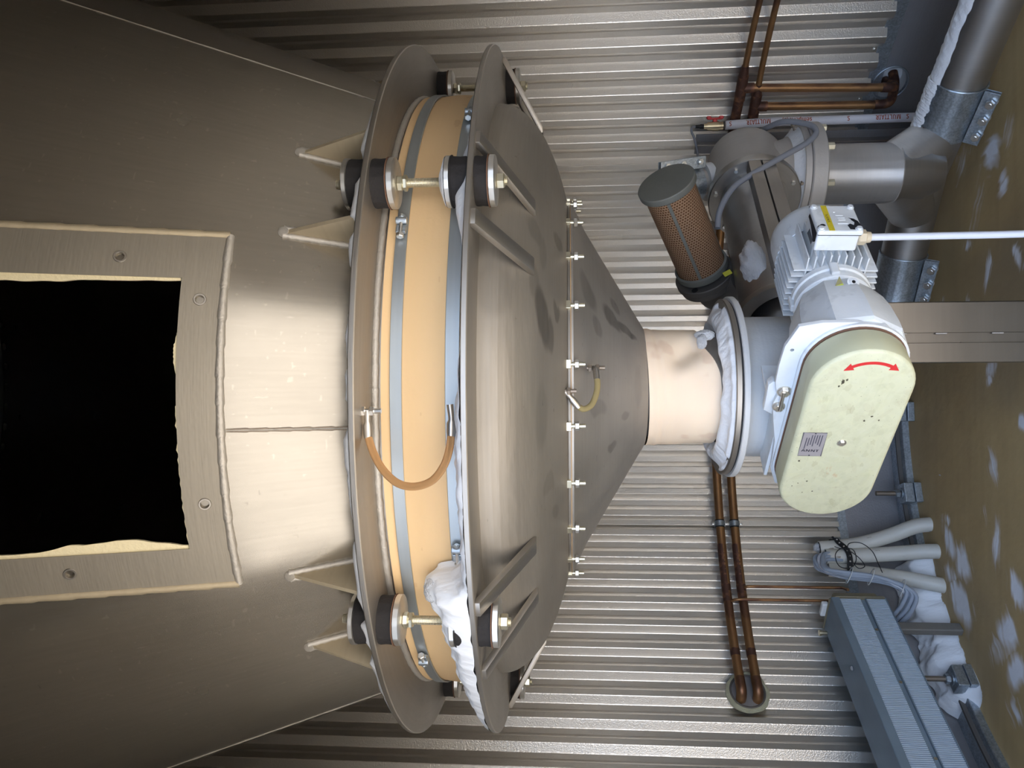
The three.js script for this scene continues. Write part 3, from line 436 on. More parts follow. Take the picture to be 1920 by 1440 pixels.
// vibrating bottom: lower flange, dished head, gussets
const DISH = [[0.5265, 0.122], [0.5262, 0.115], [0.5238, 0.1035], [0.5185, 0.0915], [0.5040, 0.0725], [0.474, 0.0482], [0.436, 0.0300], [0.398, 0.0165], [0.352, 0.0040]];
{
  const t = base('dished_bottom', 'wide dished steel bottom hanging from the lower flange on gussets', 'hopper bottom');
  const R = 0.620;
  part('lower_flange', lathe([[0.522, 0.1208], [R - 0.0012, 0.1208], [R, 0.122], [R, 0.1276], [R - 0.0012, 0.1288], [0.522, 0.1288], [0.522, 0.1208]].map((p) => [p[0], p[1] + H]), 180), M.steel, t);
  const half = (prof, name, mat, s = 1) => { const g = lathe(prof.map((p) => [p[0], p[1] + H]), 180, 0, 2 * Math.PI, 1, 0.5), uv = g.attributes.uv, p = g.attributes.position; let vm = 0; for (let i = 0; i < uv.count; i++) vm = Math.max(vm, uv.getY(i)); for (let i = 0; i < uv.count; i++) uv.setXY(i, uv.getX(i) / Math.PI + 0.5, uv.getY(i) / vm); return part(name, g, mat, t); };
  const spl = new THREE.SplineCurve(DISH.slice(1).map((p) => new THREE.Vector2(...p))).getPoints(60).map((p) => [p.x, p.y]);
  const d = half([DISH[0], ...spl], 'dish', M.dish);
  // the dish map lies in its own half turn; keep the metal's grain maps in scale with it
  const rm = rep(T.brushR, 0.4 / Math.PI / 0.5, 0.4 / 0.24), bm = rep(T.brushB, 0.3 / Math.PI / 0.5, 0.3 / 0.24); M.dish.roughnessMap = rm; M.dish.bumpMap = bm; M.cone.roughnessMap = rm; M.cone.bumpMap = bm;
  part('joint_ring', lathe([[0.348, 0.0045], [0.3545, 0.0045], [0.3555, 0.0035], [0.3555, 0.0000], [0.348, -0.0004]].map((p) => [p[0], p[1] + H]), 128), M.dish, t);
  for (const m of MOUNTS) for (const s of [-1, 1]) {
    const a = m - 1.2 + s * 6.0, X = W3(Math.sin(a * D2R), 0, Math.cos(a * D2R)), Z = W3().crossVectors(X, W3(0, 1, 0));
    const g = extrude([[0.6145, 0.1208], [0.6145, 0.1150], [0.4905, 0.0490], [0.4800, 0.0490], [0.4800, 0.0535], [0.606, 0.1208]].reverse(), 0.022, 0.0006); g.translate(0, 0, -0.011); g.applyMatrix4(basis(W3(0, H, 0), X, W3(0, 1, 0), Z)); part('brace_bar', g, M.steel, t);
  }
}
// lower cone bolted under the dish
{
  const t = base('outlet_cone', 'steel outlet cone bolted under the dished bottom, narrowing to the fabric sleeve', 'hopper cone');
  const g = lathe([[0.3555, -0.0012], [0.3555, -0.0045], [0.3465, -0.0055], [0.30, -0.0275], [0.2, -0.0875], [0.113, -0.1398], [0.097, -0.1402], [0.095, -0.165], [0.095, -0.25], [0.092, -0.25], [0.092, -0.165]].map((p) => [p[0], p[1] + H]), 180, 0, 2 * Math.PI, 1, 0.5), uv = g.attributes.uv; let vm = 0.32; for (let i = 0; i < uv.count; i++) uv.setXY(i, uv.getX(i) / Math.PI + 0.5, uv.getY(i) / vm);
  part('cone_shell', g, M.cone, t);
  part('joint_seal', lathe([[0.35, 0.0002], [0.3562, 0], [0.3562, -0.0014], [0.35, -0.0016]].map((p) => [p[0], p[1] + H]), 128), M.seal, t, 'thin brown seal in the bolted joint');
  for (let i = 0; i < 24; i++) {
    const m = around(5.6 + 15 * i).multiply(new THREE.Matrix4().setPosition(0, H, 0.3545));
    const b = part('bolt_clip', merge([mv(bx(0.0135, 0.0085, 0.010, 0.0008), 0, 0.0035, 0.001), mv(cyl(0.0034, 0.0034, 0.024, 12), 0, -0.010, 0.0012)]).applyMatrix4(m), M.zinc, t);
    part('nut', mv(nutG(0.0072, 0.0066), 0, -0.0095, 0.0012, 0, rr(0, 1), 0).applyMatrix4(m), M.bright, b);
  }
}
// bonding straps
{
  const P = (l) => l.map((p) => V(...p));
  const strap = (lab, cat, lug1, br, lug2, mat, r) => {
    const t = base('bonding_strap', lab, cat);
    const pts = spline(P(br), 48);
    part('braid', tubePts(pts, r, 14), mat, t);
    for (const [q, end, dir] of [[lug1, pts[0], 0], [lug2, pts[pts.length - 1], 1]]) {
      const l = P(q), e = end, up = l[1].clone().sub(e).normalize();
      const lg = part('cable_lug', merge([tubePts([e.clone().addScaledVector(up, -0.002), e.clone().addScaledVector(up, 0.003), e.clone().addScaledVector(up, 0.014), e.clone().addScaledVector(up, 0.018)], (t2) => r * (t2 < 0.1 ? 1.02 : t2 < 0.9 ? 1.18 : 0.8), 14), tubePts(spline([e.clone().addScaledVector(up, 0.016), l[1], l[0]], 10), (t2) => 0.0035 + 0.0008 * t2, 10)]), M.lug, t);
      if (dir === 0 || lug2.length > 2) part('bolt', merge([mv(nutG(0.0062, 0.0055), 0, 0.006, 0), mv(nutG(0.0062, 0.0055), 0, -0.0055, 0), mv(cyl(0.0032, 0.0032, 0.028, 12), 0, -0.003, 0)]).applyMatrix4(new THREE.Matrix4().setPosition(l[0])), q === lug1 && mat === M.braid ? M.bright : M.darkBolt, lg);
    }
  };
  strap('copper braid strap hanging in a loop from the upper to the lower flange', 'strap', [[-0.0275, 0.2475, 0.585], [-0.040, 0.2475, 0.585]], [[-0.0590, 0.2465, 0.586], [-0.0779, 0.2385, 0.592], [-0.0987, 0.2240, 0.60], [-0.1135, 0.2043, 0.606], [-0.1167, 0.1846, 0.606], [-0.1101, 0.1650, 0.600], [-0.0920, 0.1518, 0.592], [-0.0726, 0.1465, 0.585], [-0.0570, 0.1452, 0.582]], [[-0.020, 0.1465, 0.582], [-0.036, 0.1448, 0.582]], M.braid, 0.0048);
  strap('short dull brass bonding strap across the bolted joint of the outlet cone', 'strap', [[-0.0055, 0.0085, 0.366], [-0.014, 0.001, 0.362]], [[-0.0285, -0.0105, 0.357], [-0.0325, -0.0190, 0.352], [-0.0275, -0.0300, 0.346], [-0.0130, -0.0375, 0.340], [0.0020, -0.0405, 0.336], [0.0130, -0.0400, 0.333]], [[0.0300, -0.0360, 0.312], [0.0265, -0.0390, 0.325], [0, 0, 0]], M.braidDull, 0.0046);
}

// ------------------------------------------------------------------ powder helpers
function ringHeap(a0, a1, r0, r1, Y, h, na = 160, nr = 14) { // heap lying on a flat ring: h(angle, t) with t from the inner to the outer edge
  const pos = [], idx = [], uv = [];
  for (let i = 0; i <= na; i++) for (let j = 0; j <= nr; j++) { const a = a0 + (a1 - a0) * i / na, t = j / nr, r = r0 + (r1 - r0) * t, p = pol(r, a, Y + Math.max(-0.0008, h(a, t))); pos.push(p.x, p.y, p.z); uv.push(a * D2R * r1, r); }
  for (let i = 0; i < na; i++) for (let j = 0; j < nr; j++) { const k = i * (nr + 1) + j; idx.push(k, k + 1, k + nr + 1, k + 1, k + nr + 2, k + nr + 1); }
  const g = new THREE.BufferGeometry(); g.setAttribute('position', new THREE.Float32BufferAttribute(pos, 3)); g.setAttribute('uv', new THREE.Float32BufferAttribute(uv, 2)); g.setIndex(idx); g.computeVertexNormals(); return g;
}
function lump(c, rx, ry, rz, s, amp = 0.35, flat = -0.35) {
  const g = new THREE.SphereGeometry(1, 40, 28), p = g.attributes.position;
  for (let i = 0; i < p.count; i++) { const x = p.getX(i), y = p.getY(i), z = p.getZ(i), n = 1 + amp * ((vn(x * 0.11 + 0.5, y * 0.13 + z * 0.17 + 0.5, 17, 17, s) - 0.5) * 1.3 + (vn(x * 0.2 + 0.5, z * 0.2 + y * 0.1 + 0.5, 43, 43, s + 1) - 0.5) * 0.8); p.setXYZ(i, x * rx * n, Math.max(y, flat) * ry * n, z * rz * n); }
  g.computeVertexNormals(); g.translate(c.x, c.y, c.z); return g;
}
const nz = (a, s, f = 40) => vn(a / 360 + 0.5, 0.3, f, 7, s);
const heap = (name, g, label, mat = M.powder) => tag(mesh(name, g, mat), label, 'powder', null, 'stuff');

// powder lying on the flanges
{
  const H1 = (a) => { const K = [[-80, 0.004], [-70, 0.012], [-60, 0.018], [-49, 0.026], [-41, 0.033], [-36, 0.040], [-32, 0.043], [-29.5, 0.050], [-27.5, 0.057], [-25.6, 0.046], [-24.6, 0.024], [-23, 0.010], [-17, 0.009], [-8, 0.012], [-2, 0.009], [4, 0.003], [8, -0.002]]; for (let i = 0; i < K.length - 1; i++) if (a <= K[i + 1][0]) { const t = sst(K[i][0], K[i + 1][0], a); return K[i][1] + (K[i + 1][1] - K[i][1]) * t; } return -0.002; };
  heap('powder_heap', ringHeap(-82, 8, 0.5445, 0.6195, 0.1288, (a, t) => { const h = H1(a + 2 * (nz(a, 401, 120) - 0.5)); return h * (t < 0.35 ? 1 : Math.sqrt(Math.max(0, 1 - Math.pow((t - 0.35) / 0.65, 2)))) * (0.85 + 0.3 * vn(a / 90 + 0.5, t, 90, 6, 403)) + 0.004 * (vn(a / 90 + 0.5, t, 60, 9, 405) - 0.5); }, 260, 18), 'big white powder heap on the left of the lower flange, burying a buffer');
  heap('powder_heap', lump(pol(0.572, -27.6, 0.180), 0.017, 0.014, 0.017, 407, 0.16, -1), 'knob of white powder on top of the big flange heap');
  heap('powder_heap', ringHeap(14, 42, 0.55, 0.6185, 0.1288, (a, t) => (0.017 * Math.exp(-Math.pow((a - 26) / 6, 2)) + 0.003) * sst(1.0, 0.6, t) * (0.8 + 0.4 * nz(a, 411, 200)) - 0.001), 'small white powder drift on the lower flange under the right buffer');
  { const c = pol(0.585, 27.2, 0); heap('powder_heap', lathe([[0.0325, 0.1590], [0.031, 0.1605], [0.012, 0.1675], [0.0062, 0.1685]].map((p) => [p[0], p[1] + H]), 40).translate(c.x, 0, c.z), 'cone of white powder on the washer of the right front buffer'); }
  heap('powder_heap', ringHeap(-75, 60, 0.585, 0.6225, 0.2615, (a, t) => (0.0065 * (0.5 + nz(a, 421, 90)) + 0.006 * Math.exp(-Math.pow((a + 32) / 9, 2)) + 0.004 * Math.exp(-Math.pow((a - 27) / 7, 2))) * sst(0, 0.3, t) * sst(1.0, 0.75, t) * sst(0.2, 0.45, nz(a, 423, 150)) - 0.0005, 300, 8), 'thin crust of white powder along the rim of the upper flange');
}
// fabric sleeve from the cone to the valve
{
  const na = 160, ny = 40, pos = [], uv = [], idx = [];
  for (let j = 0; j <= ny; j++) for (let i = 0; i <= na; i++) {
    const a = -180 + 360 * i / na, s = Math.sin(a * D2R), t = j / ny, lift = 0.034 * sst(8, 60, a) * sst(170, 100, a);
    const Yt = -0.1388 - 0.004 * -s - 0.002 * Math.cos(a * D2R), Yb = -0.2695 + lift + 0.002 * Math.sin(a * 3 * D2R), Y = Yt + (Yb - Yt) * t;
    let r = 0.1135 - 0.004 * t + 0.0015 * Math.sin(a * 2 * D2R + t * 3);
    r -= 0.013 * Math.exp(-Math.pow((a - 30 - (t - 0.5) * 40) / 11, 2)) * sst(0.2, 0.5, t) * sst(1.05, 0.85, t); r += 0.003 * Math.exp(-Math.pow((a - 12 - (t - 0.5) * 30) / 9, 2)) * sst(0.2, 0.5, t);      // sunk fold on the right
    r += 0.004 * Math.exp(-Math.pow((a - 62) / 16, 2)) * sst(0.1, 0.5, t) + 0.0012 * Math.exp(-Math.pow((t - 0.12) / 0.03, 2)) - 0.001 * Math.exp(-Math.pow((t - 0.2) / 0.02, 2));
    r += 0.0016 * (vn(a / 360 + 0.5, t, 14, 5, 431) - 0.5) * 2;
    const p = pol(r, a, Y); pos.push(p.x, p.y, p.z); uv.push(a * D2R * 0.11, Y);
  }
  for (let j = 0; j < ny; j++) for (let i = 0; i < na; i++) { const k = j * (na + 1) + i; idx.push(k, k + na + 1, k + 1, k + 1, k + na + 1, k + na + 2); }
  const g = new THREE.BufferGeometry(); g.setAttribute('position', new THREE.Float32BufferAttribute(pos, 3)); g.setAttribute('uv', new THREE.Float32BufferAttribute(uv, 2)); g.setIndex(idx); g.computeVertexNormals();
  tag(mesh('fabric_sleeve', g, M.sleeve), 'cream fabric sleeve hanging from the outlet cone into the valve throat', 'sleeve');
  heap('powder_heap', merge([lump(V(0.095, -0.246, 0.078), 0.010, 0.018, 0.011, 441, 0.22, -1), lump(V(0.082, -0.238, 0.09), 0.013, 0.009, 0.009, 443, 0.22, -1)]), 'clump of white powder stuck to the lower right of the fabric sleeve');
}
// ------------------------------------------------------------------ screw feeder under the sleeve
const GAM = 43.4 * D2R, eX = W3(Math.cos(GAM), 0, Math.sin(GAM)), nZ = W3(-Math.sin(GAM), 0.047, Math.cos(GAM)).normalize(), vY = W3().crossVectors(nZ, eX).normalize();
const FO = V(0, -0.442, 0), FM = basis(FO, eX, vY, nZ);                    // feeder axis runs along -z of this frame
const GA = V(-0.0048, -0.4272, 0.3388), GM = basis(GA, eX, vY, nZ);       // motor shaft
const alongZ = (prof, seg, crease) => { const g = lathe(prof, seg, 0, 2 * Math.PI, null, crease); return g.rotateX(-Math.PI / 2); }; // profile [radius, s], s runs to -z
{
  const t = base('screw_feeder', 'grey cast steel screw feeder under the hopper, domed end and flanged outlet at right', 'feeder');
  const P = (n, g, m, l, par = t) => part(n, g.applyMatrix4(FM), m, par, l);
  const vert = (n, prof, m, cx = 0, cz = 0, l) => part(n, lathe(prof.map((p) => [p[0], p[1] + H]), 96).translate(cx, 0, cz), m, t, l);
  vert('throat_flange', [[0.108, -0.284], [0.167, -0.284], [0.1685, -0.2855], [0.1685, -0.293], [0.167, -0.2945], [0.108, -0.2945], [0.108, -0.284]], M.steel);
  vert('throat_gasket', [[0.108, -0.2945], [0.1655, -0.2945], [0.1655, -0.2968], [0.108, -0.2968]], M.rubberBlack);
  const vb = vert('valve_body', [[0.12, -0.2968], [0.1715, -0.2968], [0.173, -0.2983], [0.173, -0.3062], [0.1715, -0.3077], [0.1335, -0.3077], [0.1335, -0.52], [0.12, -0.54], [0, -0.54]], M.throat);
  vert('inlet_neck', [[0.0985, -0.238], [0.1015, -0.238], [0.1015, -0.284], [0.0985, -0.284], [0.0985, -0.238]], M.steel);
  P('shell_ring', alongZ([[0.08, 0.185], [0.106, 0.185], [0.107, 0.187], [0.107, 0.199], [0.106, 0.201], [0.098, 0.2015], [0.0975, 0.208], [0.08, 0.208]], 72), M.steel);
  P('tube', alongZ([[0.0605, 0.1], [0.0605, 0.72]], 48), M.tubeSteel);
  { // upper half shell of the conveying tube with its split flange bars
    const g = new THREE.CylinderGeometry(0.085, 0.085, 0.52, 48, 1, true, -0.1, Math.PI + 0.2); const q = fin(g); q.rotateX(-Math.PI / 2); q.rotateZ(0); // axis on z
    // turn so that the half circle stands above the axis
    const box = new THREE.Box3().setFromBufferAttribute(q.attributes.position); if (box.max.x > 0.08 && box.min.x > -0.05) q.rotateZ(Math.PI / 2); else if (box.min.x < -0.08 && box.max.x < 0.05) q.rotateZ(-Math.PI / 2); else if (box.min.y < -0.08) q.rotateZ(Math.PI);
    q.translate(0, 0, -0.455); P('shell_half', q, M.tubeSteel);
  }
  for (const s of [1, -1]) for (const y of [0.017, -0.017]) P('flange_bar', mv(bx(0.030, 0.0305, 0.49, 0.0012), s * 0.0965, y, -0.455), M.steel);
  P('end_ring', alongZ([[0.06, 0.700], [0.1135, 0.700], [0.1155, 0.702], [0.1155, 0.726], [0.1135, 0.728], [0.06, 0.728]], 72), M.steel);
  for (const a of [35, 80, 140, 200, 300, 350]) P('ring_bolt', mv(boltHead(0.006, 0.006), 0.101 * Math.cos(a * D2R), 0.101 * Math.sin(a * D2R), -0.697, Math.PI / 2), M.bright);
  P('recess_ring', alongZ([[0.075, 0.6995], [0.075, 0.695], [0.082, 0.695], [0.082, 0.6995]], 48), M.steel);
  const dome = [[0.105, 0.728], [0.103, 0.735]]; for (let i = 0; i <= 16; i++) { const b = i / 16 * Math.PI / 2; dome.push([Math.max(0.0, 0.103 * Math.cos(b)), 0.885 + 0.098 * Math.sin(b)]); }
  P('end_casting', alongZ(dome, 72), M.cast);
  P('end_stub', alongZ([[0.017, 0.97], [0.014, 0.985], [0.013, 1.012], [0.0115, 1.014], [0, 1.014]], 24), M.cast);
  const ox = 0.567, oz = -0.600;
  vert('outlet_neck', [[0.088, -0.46], [0.088, -0.535], [0.0905, -0.553], [0.097, -0.570], [0.108, -0.585], [0.118, -0.594]], M.cast, ox, oz);
  vert('powdered_collar', [[0.1005, -0.574], [0.114, -0.586], [0.1225, -0.594], [0.128, -0.5955]], M.powder, ox, oz, 'powder-white collar of the outlet');
  vert('outlet_flange', [[0.08, -0.595], [0.128, -0.595], [0.130, -0.597], [0.130, -0.611], [0.08, -0.611]], M.cast, ox, oz);
  vert('outlet_flange', [[0.08, -0.612], [0.1335, -0.612], [0.136, -0.615], [0.136, -0.648], [0.1335, -0.651], [0.07, -0.651]], M.cast, ox, oz);
  for (let i = 0; i < 8; i++) { const a = i * Math.PI / 4 + 0.35; part('flange_bolt', mv(boltHead(0.0095, 0.019), ox + 0.120 * Math.sin(a), H - 0.6605, oz + 0.120 * Math.cos(a)), M.zinc, t); part('flange_nut', mv(boltHead(0.006, 0.008), ox + 0.117 * Math.sin(a), H - 0.591, oz + 0.117 * Math.cos(a)), M.darkBolt, t); }
  part('lifting_eye', mv(new THREE.TorusGeometry(0.011, 0.0035, 12, 28), ox + 0.118, H - 0.594, oz + 0.050, 0, 0.5, 0), M.darkBolt, t);
  heap('powder_heap', ringHeap(-180, 180, 0.107, 0.167, -0.284, (a, t2) => { const k = 0.5 + 0.5 * Math.sin(t2 * 9 + a * 0.02), o = Math.exp(-Math.pow((t2 - 0.78) / 0.12, 2)) * (Math.cos(a * D2R) < 0.6 ? 1 : 0.0) ; return 0.004 + 0.016 * Math.exp(-Math.pow((t2 - 0.35) / 0.3, 2)) * (0.5 + 0.5 * nz(a, 451, 24)) + 0.003 * k * nz(a, 453, 60) - 0.011 * o * sst(0.25, 0.7, nz(a, 455, 30)) - 0.012 * sst(0.85, 1, t2); }, 240, 26), 'ring of white powder lying on the round valve throat flange');
  heap('powder_heap', merge([(() => { const g = lump(W3(0.050, 0.054, -0.335), 0.030, 0.029, 0.085, 461, 0.18, -1); return g.applyMatrix4(FM); })()]), 'patch of white powder on the feeder tube behind the motor');
  heap('powder_heap', merge([0, 1, 2, 3, 4].map((k) => lump(W3(-0.062 - 0.004 * (k % 2), 0.054 + 0.003 * (k % 3), -0.30 - 0.05 * k), 0.011, 0.009, 0.030, 465 + k * 3, 0.3, -1).applyMatrix4(FM))), 'crust of white powder along the upper side of the feeder tube');
}
// ------------------------------------------------------------------ chain guard and gear motor
const stad = (L, r, n = 24, o = 0) => { const p = []; for (let i = 0; i <= n; i++) { const a = -Math.PI / 2 + Math.PI * i / n; p.push([r * Math.cos(a), r * Math.sin(a) + o]); } for (let i = 0; i <= n; i++) { const a = Math.PI / 2 + Math.PI * i / n; p.push([-L + r * Math.cos(a), r * Math.sin(a) + o]); } return p; };
{
  const t = base('chain_guard', 'cream oblong chain guard with a red double arrow and rating plate', 'guard');
  const P = (n, g, m, l, par = t) => part(n, g.applyMatrix4(GM), m, par, l);
  const face = canvasTex(1024, 512, (c, w, h) => { // paint of the guard: 0.34 m by 0.17 m
    c.fillStyle = '#d3d1ae'; c.fillRect(0, 0, w, h);
    for (let i = 0; i < 900; i++) { const a = 0.012 + 0.03 * rnd(); c.fillStyle = rnd() < 0.55 ? `rgba(120,112,76,${a})` : `rgba(228,228,200,${a})`; c.beginPath(); c.ellipse(rnd() * w, rnd() * h, 6 + rnd() * 50, 4 + rnd() * 16, rnd() * 3, 0, 7); c.fill(); }
    const X = (e) => (e + 0.305) / 0.385 * w, Y = (v) => (0.0825 - v) / 0.165 * h;
    const blot = (e, v, r, col, k) => { c.fillStyle = col; c.beginPath(); for (let i = 0; i < 14; i++) { const a = i / 14 * 6.283, q = r * (0.5 + 0.8 * rnd()); c.lineTo(X(e) + Math.cos(a) * q * (k ?? 1), Y(v) + Math.sin(a) * q); } c.fill(); };
    for (const [e, v, r, k] of [[0.0139, 0.0294, 7, 2.2], [0.0051, 0.0327, 5, 1], [0.018, 0.024, 4, 1.4], [-0.0561, -0.0295, 5, 1], [-0.0658, -0.0202, 5, 1.2], [-0.0637, -0.0415, 3, 1.4], [-0.1629, 0.0572, 5, 1], [-0.2128, 0.0347, 5, 0.8], [-0.2386, 0.0208, 4, 1], [-0.2268, 0.0562, 3, 1], [-0.2425, 0.0366, 3, 1], [-0.219, 0.048, 3, 1]]) blot(e, v, r, 'rgba(40,34,20,0.85)', k);
    for (let i = 0; i < 26; i++) { const e = -0.28 + 0.3 * rnd(), v = -0.06 + 0.12 * rnd(); blot(e, v, 5 + 12 * rnd(), `rgba(120,100,60,${0.05 + 0.08 * rnd()})`, 1.6); }
    for (let i = 0; i < 8; i++) blot(-0.20 + 0.03 * rnd(), -0.01 + 0.02 * rnd(), 7, 'rgba(190,110,60,0.12)', 1.5);
    for (let i = 0; i < 260; i++) { c.fillStyle = `rgba(70,60,35,${0.2 + 0.4 * rnd()})`; c.fillRect(rnd() * w, rnd() * h, 1 + rnd() * 2, 1 + rnd() * 2); }
  });
  const gm = phy({ color: lin(0.93, 0.93, 0.93), map: face, roughness: 0.5, clearcoat: 0.1, clearcoatRoughness: 0.5, bumpMap: rep(T.fine, 0.3, 0.6), bumpScale: 0.0002 });
  const L = 0.2289, r = 0.0752;
  const s = new THREE.Shape(stad(L, r).map((p) => new THREE.Vector2(...p)));
  const g = fin(toCreasedNormals(new THREE.ExtrudeGeometry(s, { depth: 0.052 - 0.014, bevelEnabled: true, bevelThickness: 0.007, bevelSize: 0.007, bevelOffset: -0.007, bevelSegments: 6, curveSegments: 24 }), 0.5)); g.translate(0, 0, -0.052 + 0.007);
  { const p = g.attributes.position, uv = g.attributes.uv; const nn = g.attributes.normal; for (let i = 0; i < p.count; i += 3) { const side = Math.abs(nn.getZ(i)) + Math.abs(nn.getZ(i + 1)) + Math.abs(nn.getZ(i + 2)) < 1.2; for (let k = i; k < i + 3; k++) if (side) uv.setXY(k, 0.06 + p.getZ(k) * 0.6 + 0.04, 0.12 + p.getX(k) * 0.3 + 0.1); else uv.setXY(k, (p.getX(k) + 0.305) / 0.385, (p.getY(k) + 0.0825) / 0.165); } }
  P('guard_cover', g, gm);
  P('guard_rim', mv(extrude(stad(L, r + 0.0008), 0.0016, 0.0003), 0, 0, -0.0532), M.rustWasher, 'rusty joint behind the cover');
  P('back_rim', mv(extrude(stad(L, r + 0.0045), 0.005, 0.001), 0, 0, -0.0582), M.white);
  // red arrow along an arc round the shaft
  { const pts = [], n = 20, c = [-0.002, -0.006], R1 = 0.0565, R0 = 0.0512, a0 = 32, a1 = -28; for (let i = 0; i <= n; i++) { const a = (a0 + (a1 - a0) * i / n) * D2R, R = R1; pts.push([c[0] + R * Math.cos(a), c[1] + R * Math.sin(a)]); } const head = (a, d) => { const u = [Math.cos(a * D2R), Math.sin(a * D2R)], tg = [-u[1] * d, u[0] * d], R = (R0 + R1) / 2; return [[c[0] + u[0] * (R + 0.007), c[1] + u[1] * (R + 0.007)], [c[0] + u[0] * (R - 0.001) + tg[0] * 0.0135, c[1] + u[1] * (R - 0.001) + tg[1] * 0.0135], [c[0] + u[0] * (R - 0.007), c[1] + u[1] * (R - 0.007)]]; };
    const q = [...pts, ...head(a1, -1)]; for (let i = 0; i <= n; i++) { const a = (a1 + (a0 - a1) * i / n) * D2R; q.push([c[0] + R0 * Math.cos(a), c[1] + R0 * Math.sin(a)]); } q.push(...head(a0, 1).reverse());
    P('direction_arrow', mv(extrude(q, 0.0004, 0), 0, 0, -0.0001), M.red, 'red curved double arrow'); }
  // rating plate
  const rp = canvasTex(256, 128, (c, w, h) => { c.fillStyle = '#b9b3b4'; c.fillRect(0, 0, w, h); c.strokeStyle = '#55535a'; c.lineWidth = 3; c.strokeRect(2, 2, w - 4, h - 4); c.fillStyle = '#5d5c68'; for (let i = 0; i < 7; i++) c.fillRect(26 + (i > 4 ? 30 : 0), 22 + i * 13, 120 - (i % 3) * 16, 5); c.fillStyle = '#34343f'; c.font = 'bold 34px sans-serif'; c.save(); c.translate(176, 118); c.rotate(-Math.PI / 2); c.fillText('ANNT', 4, 30); c.restore(); c.beginPath(); c.arc(w - 10, h / 2, 5, 0, 7); c.arc(10, h / 2, 5, 0, 7); c.fill(); });
  { const b = fin(new THREE.BoxGeometry(0.0545, 0.0365, 0.0007)); b.rotateZ(0.03); b.translate(-0.1225, 0.0445, 0.0004); { const p = b.attributes.position, uv = b.attributes.uv; for (let i = 0; i < p.count; i++) uv.setXY(i, 1 - (p.getX(i) + 0.1225 + 0.0275) / 0.055, 1 - (p.getY(i) - 0.0445 + 0.0185) / 0.037); } P('rating_plate', b, std({ color: lin(1, 1, 1), map: rp, metalness: 0.5, roughness: 0.45 }), 'small metal rating plate'); }
  P('cover_screw', merge([mv(boltHead(0.0052, 0.004), -0.1164, 0.0011, 0.002, Math.PI / 2), mv(cyl(0.0072, 0.0072, 0.0012, 20), -0.1164, 0.0011, 0.0004, Math.PI / 2)]), M.bright);
}
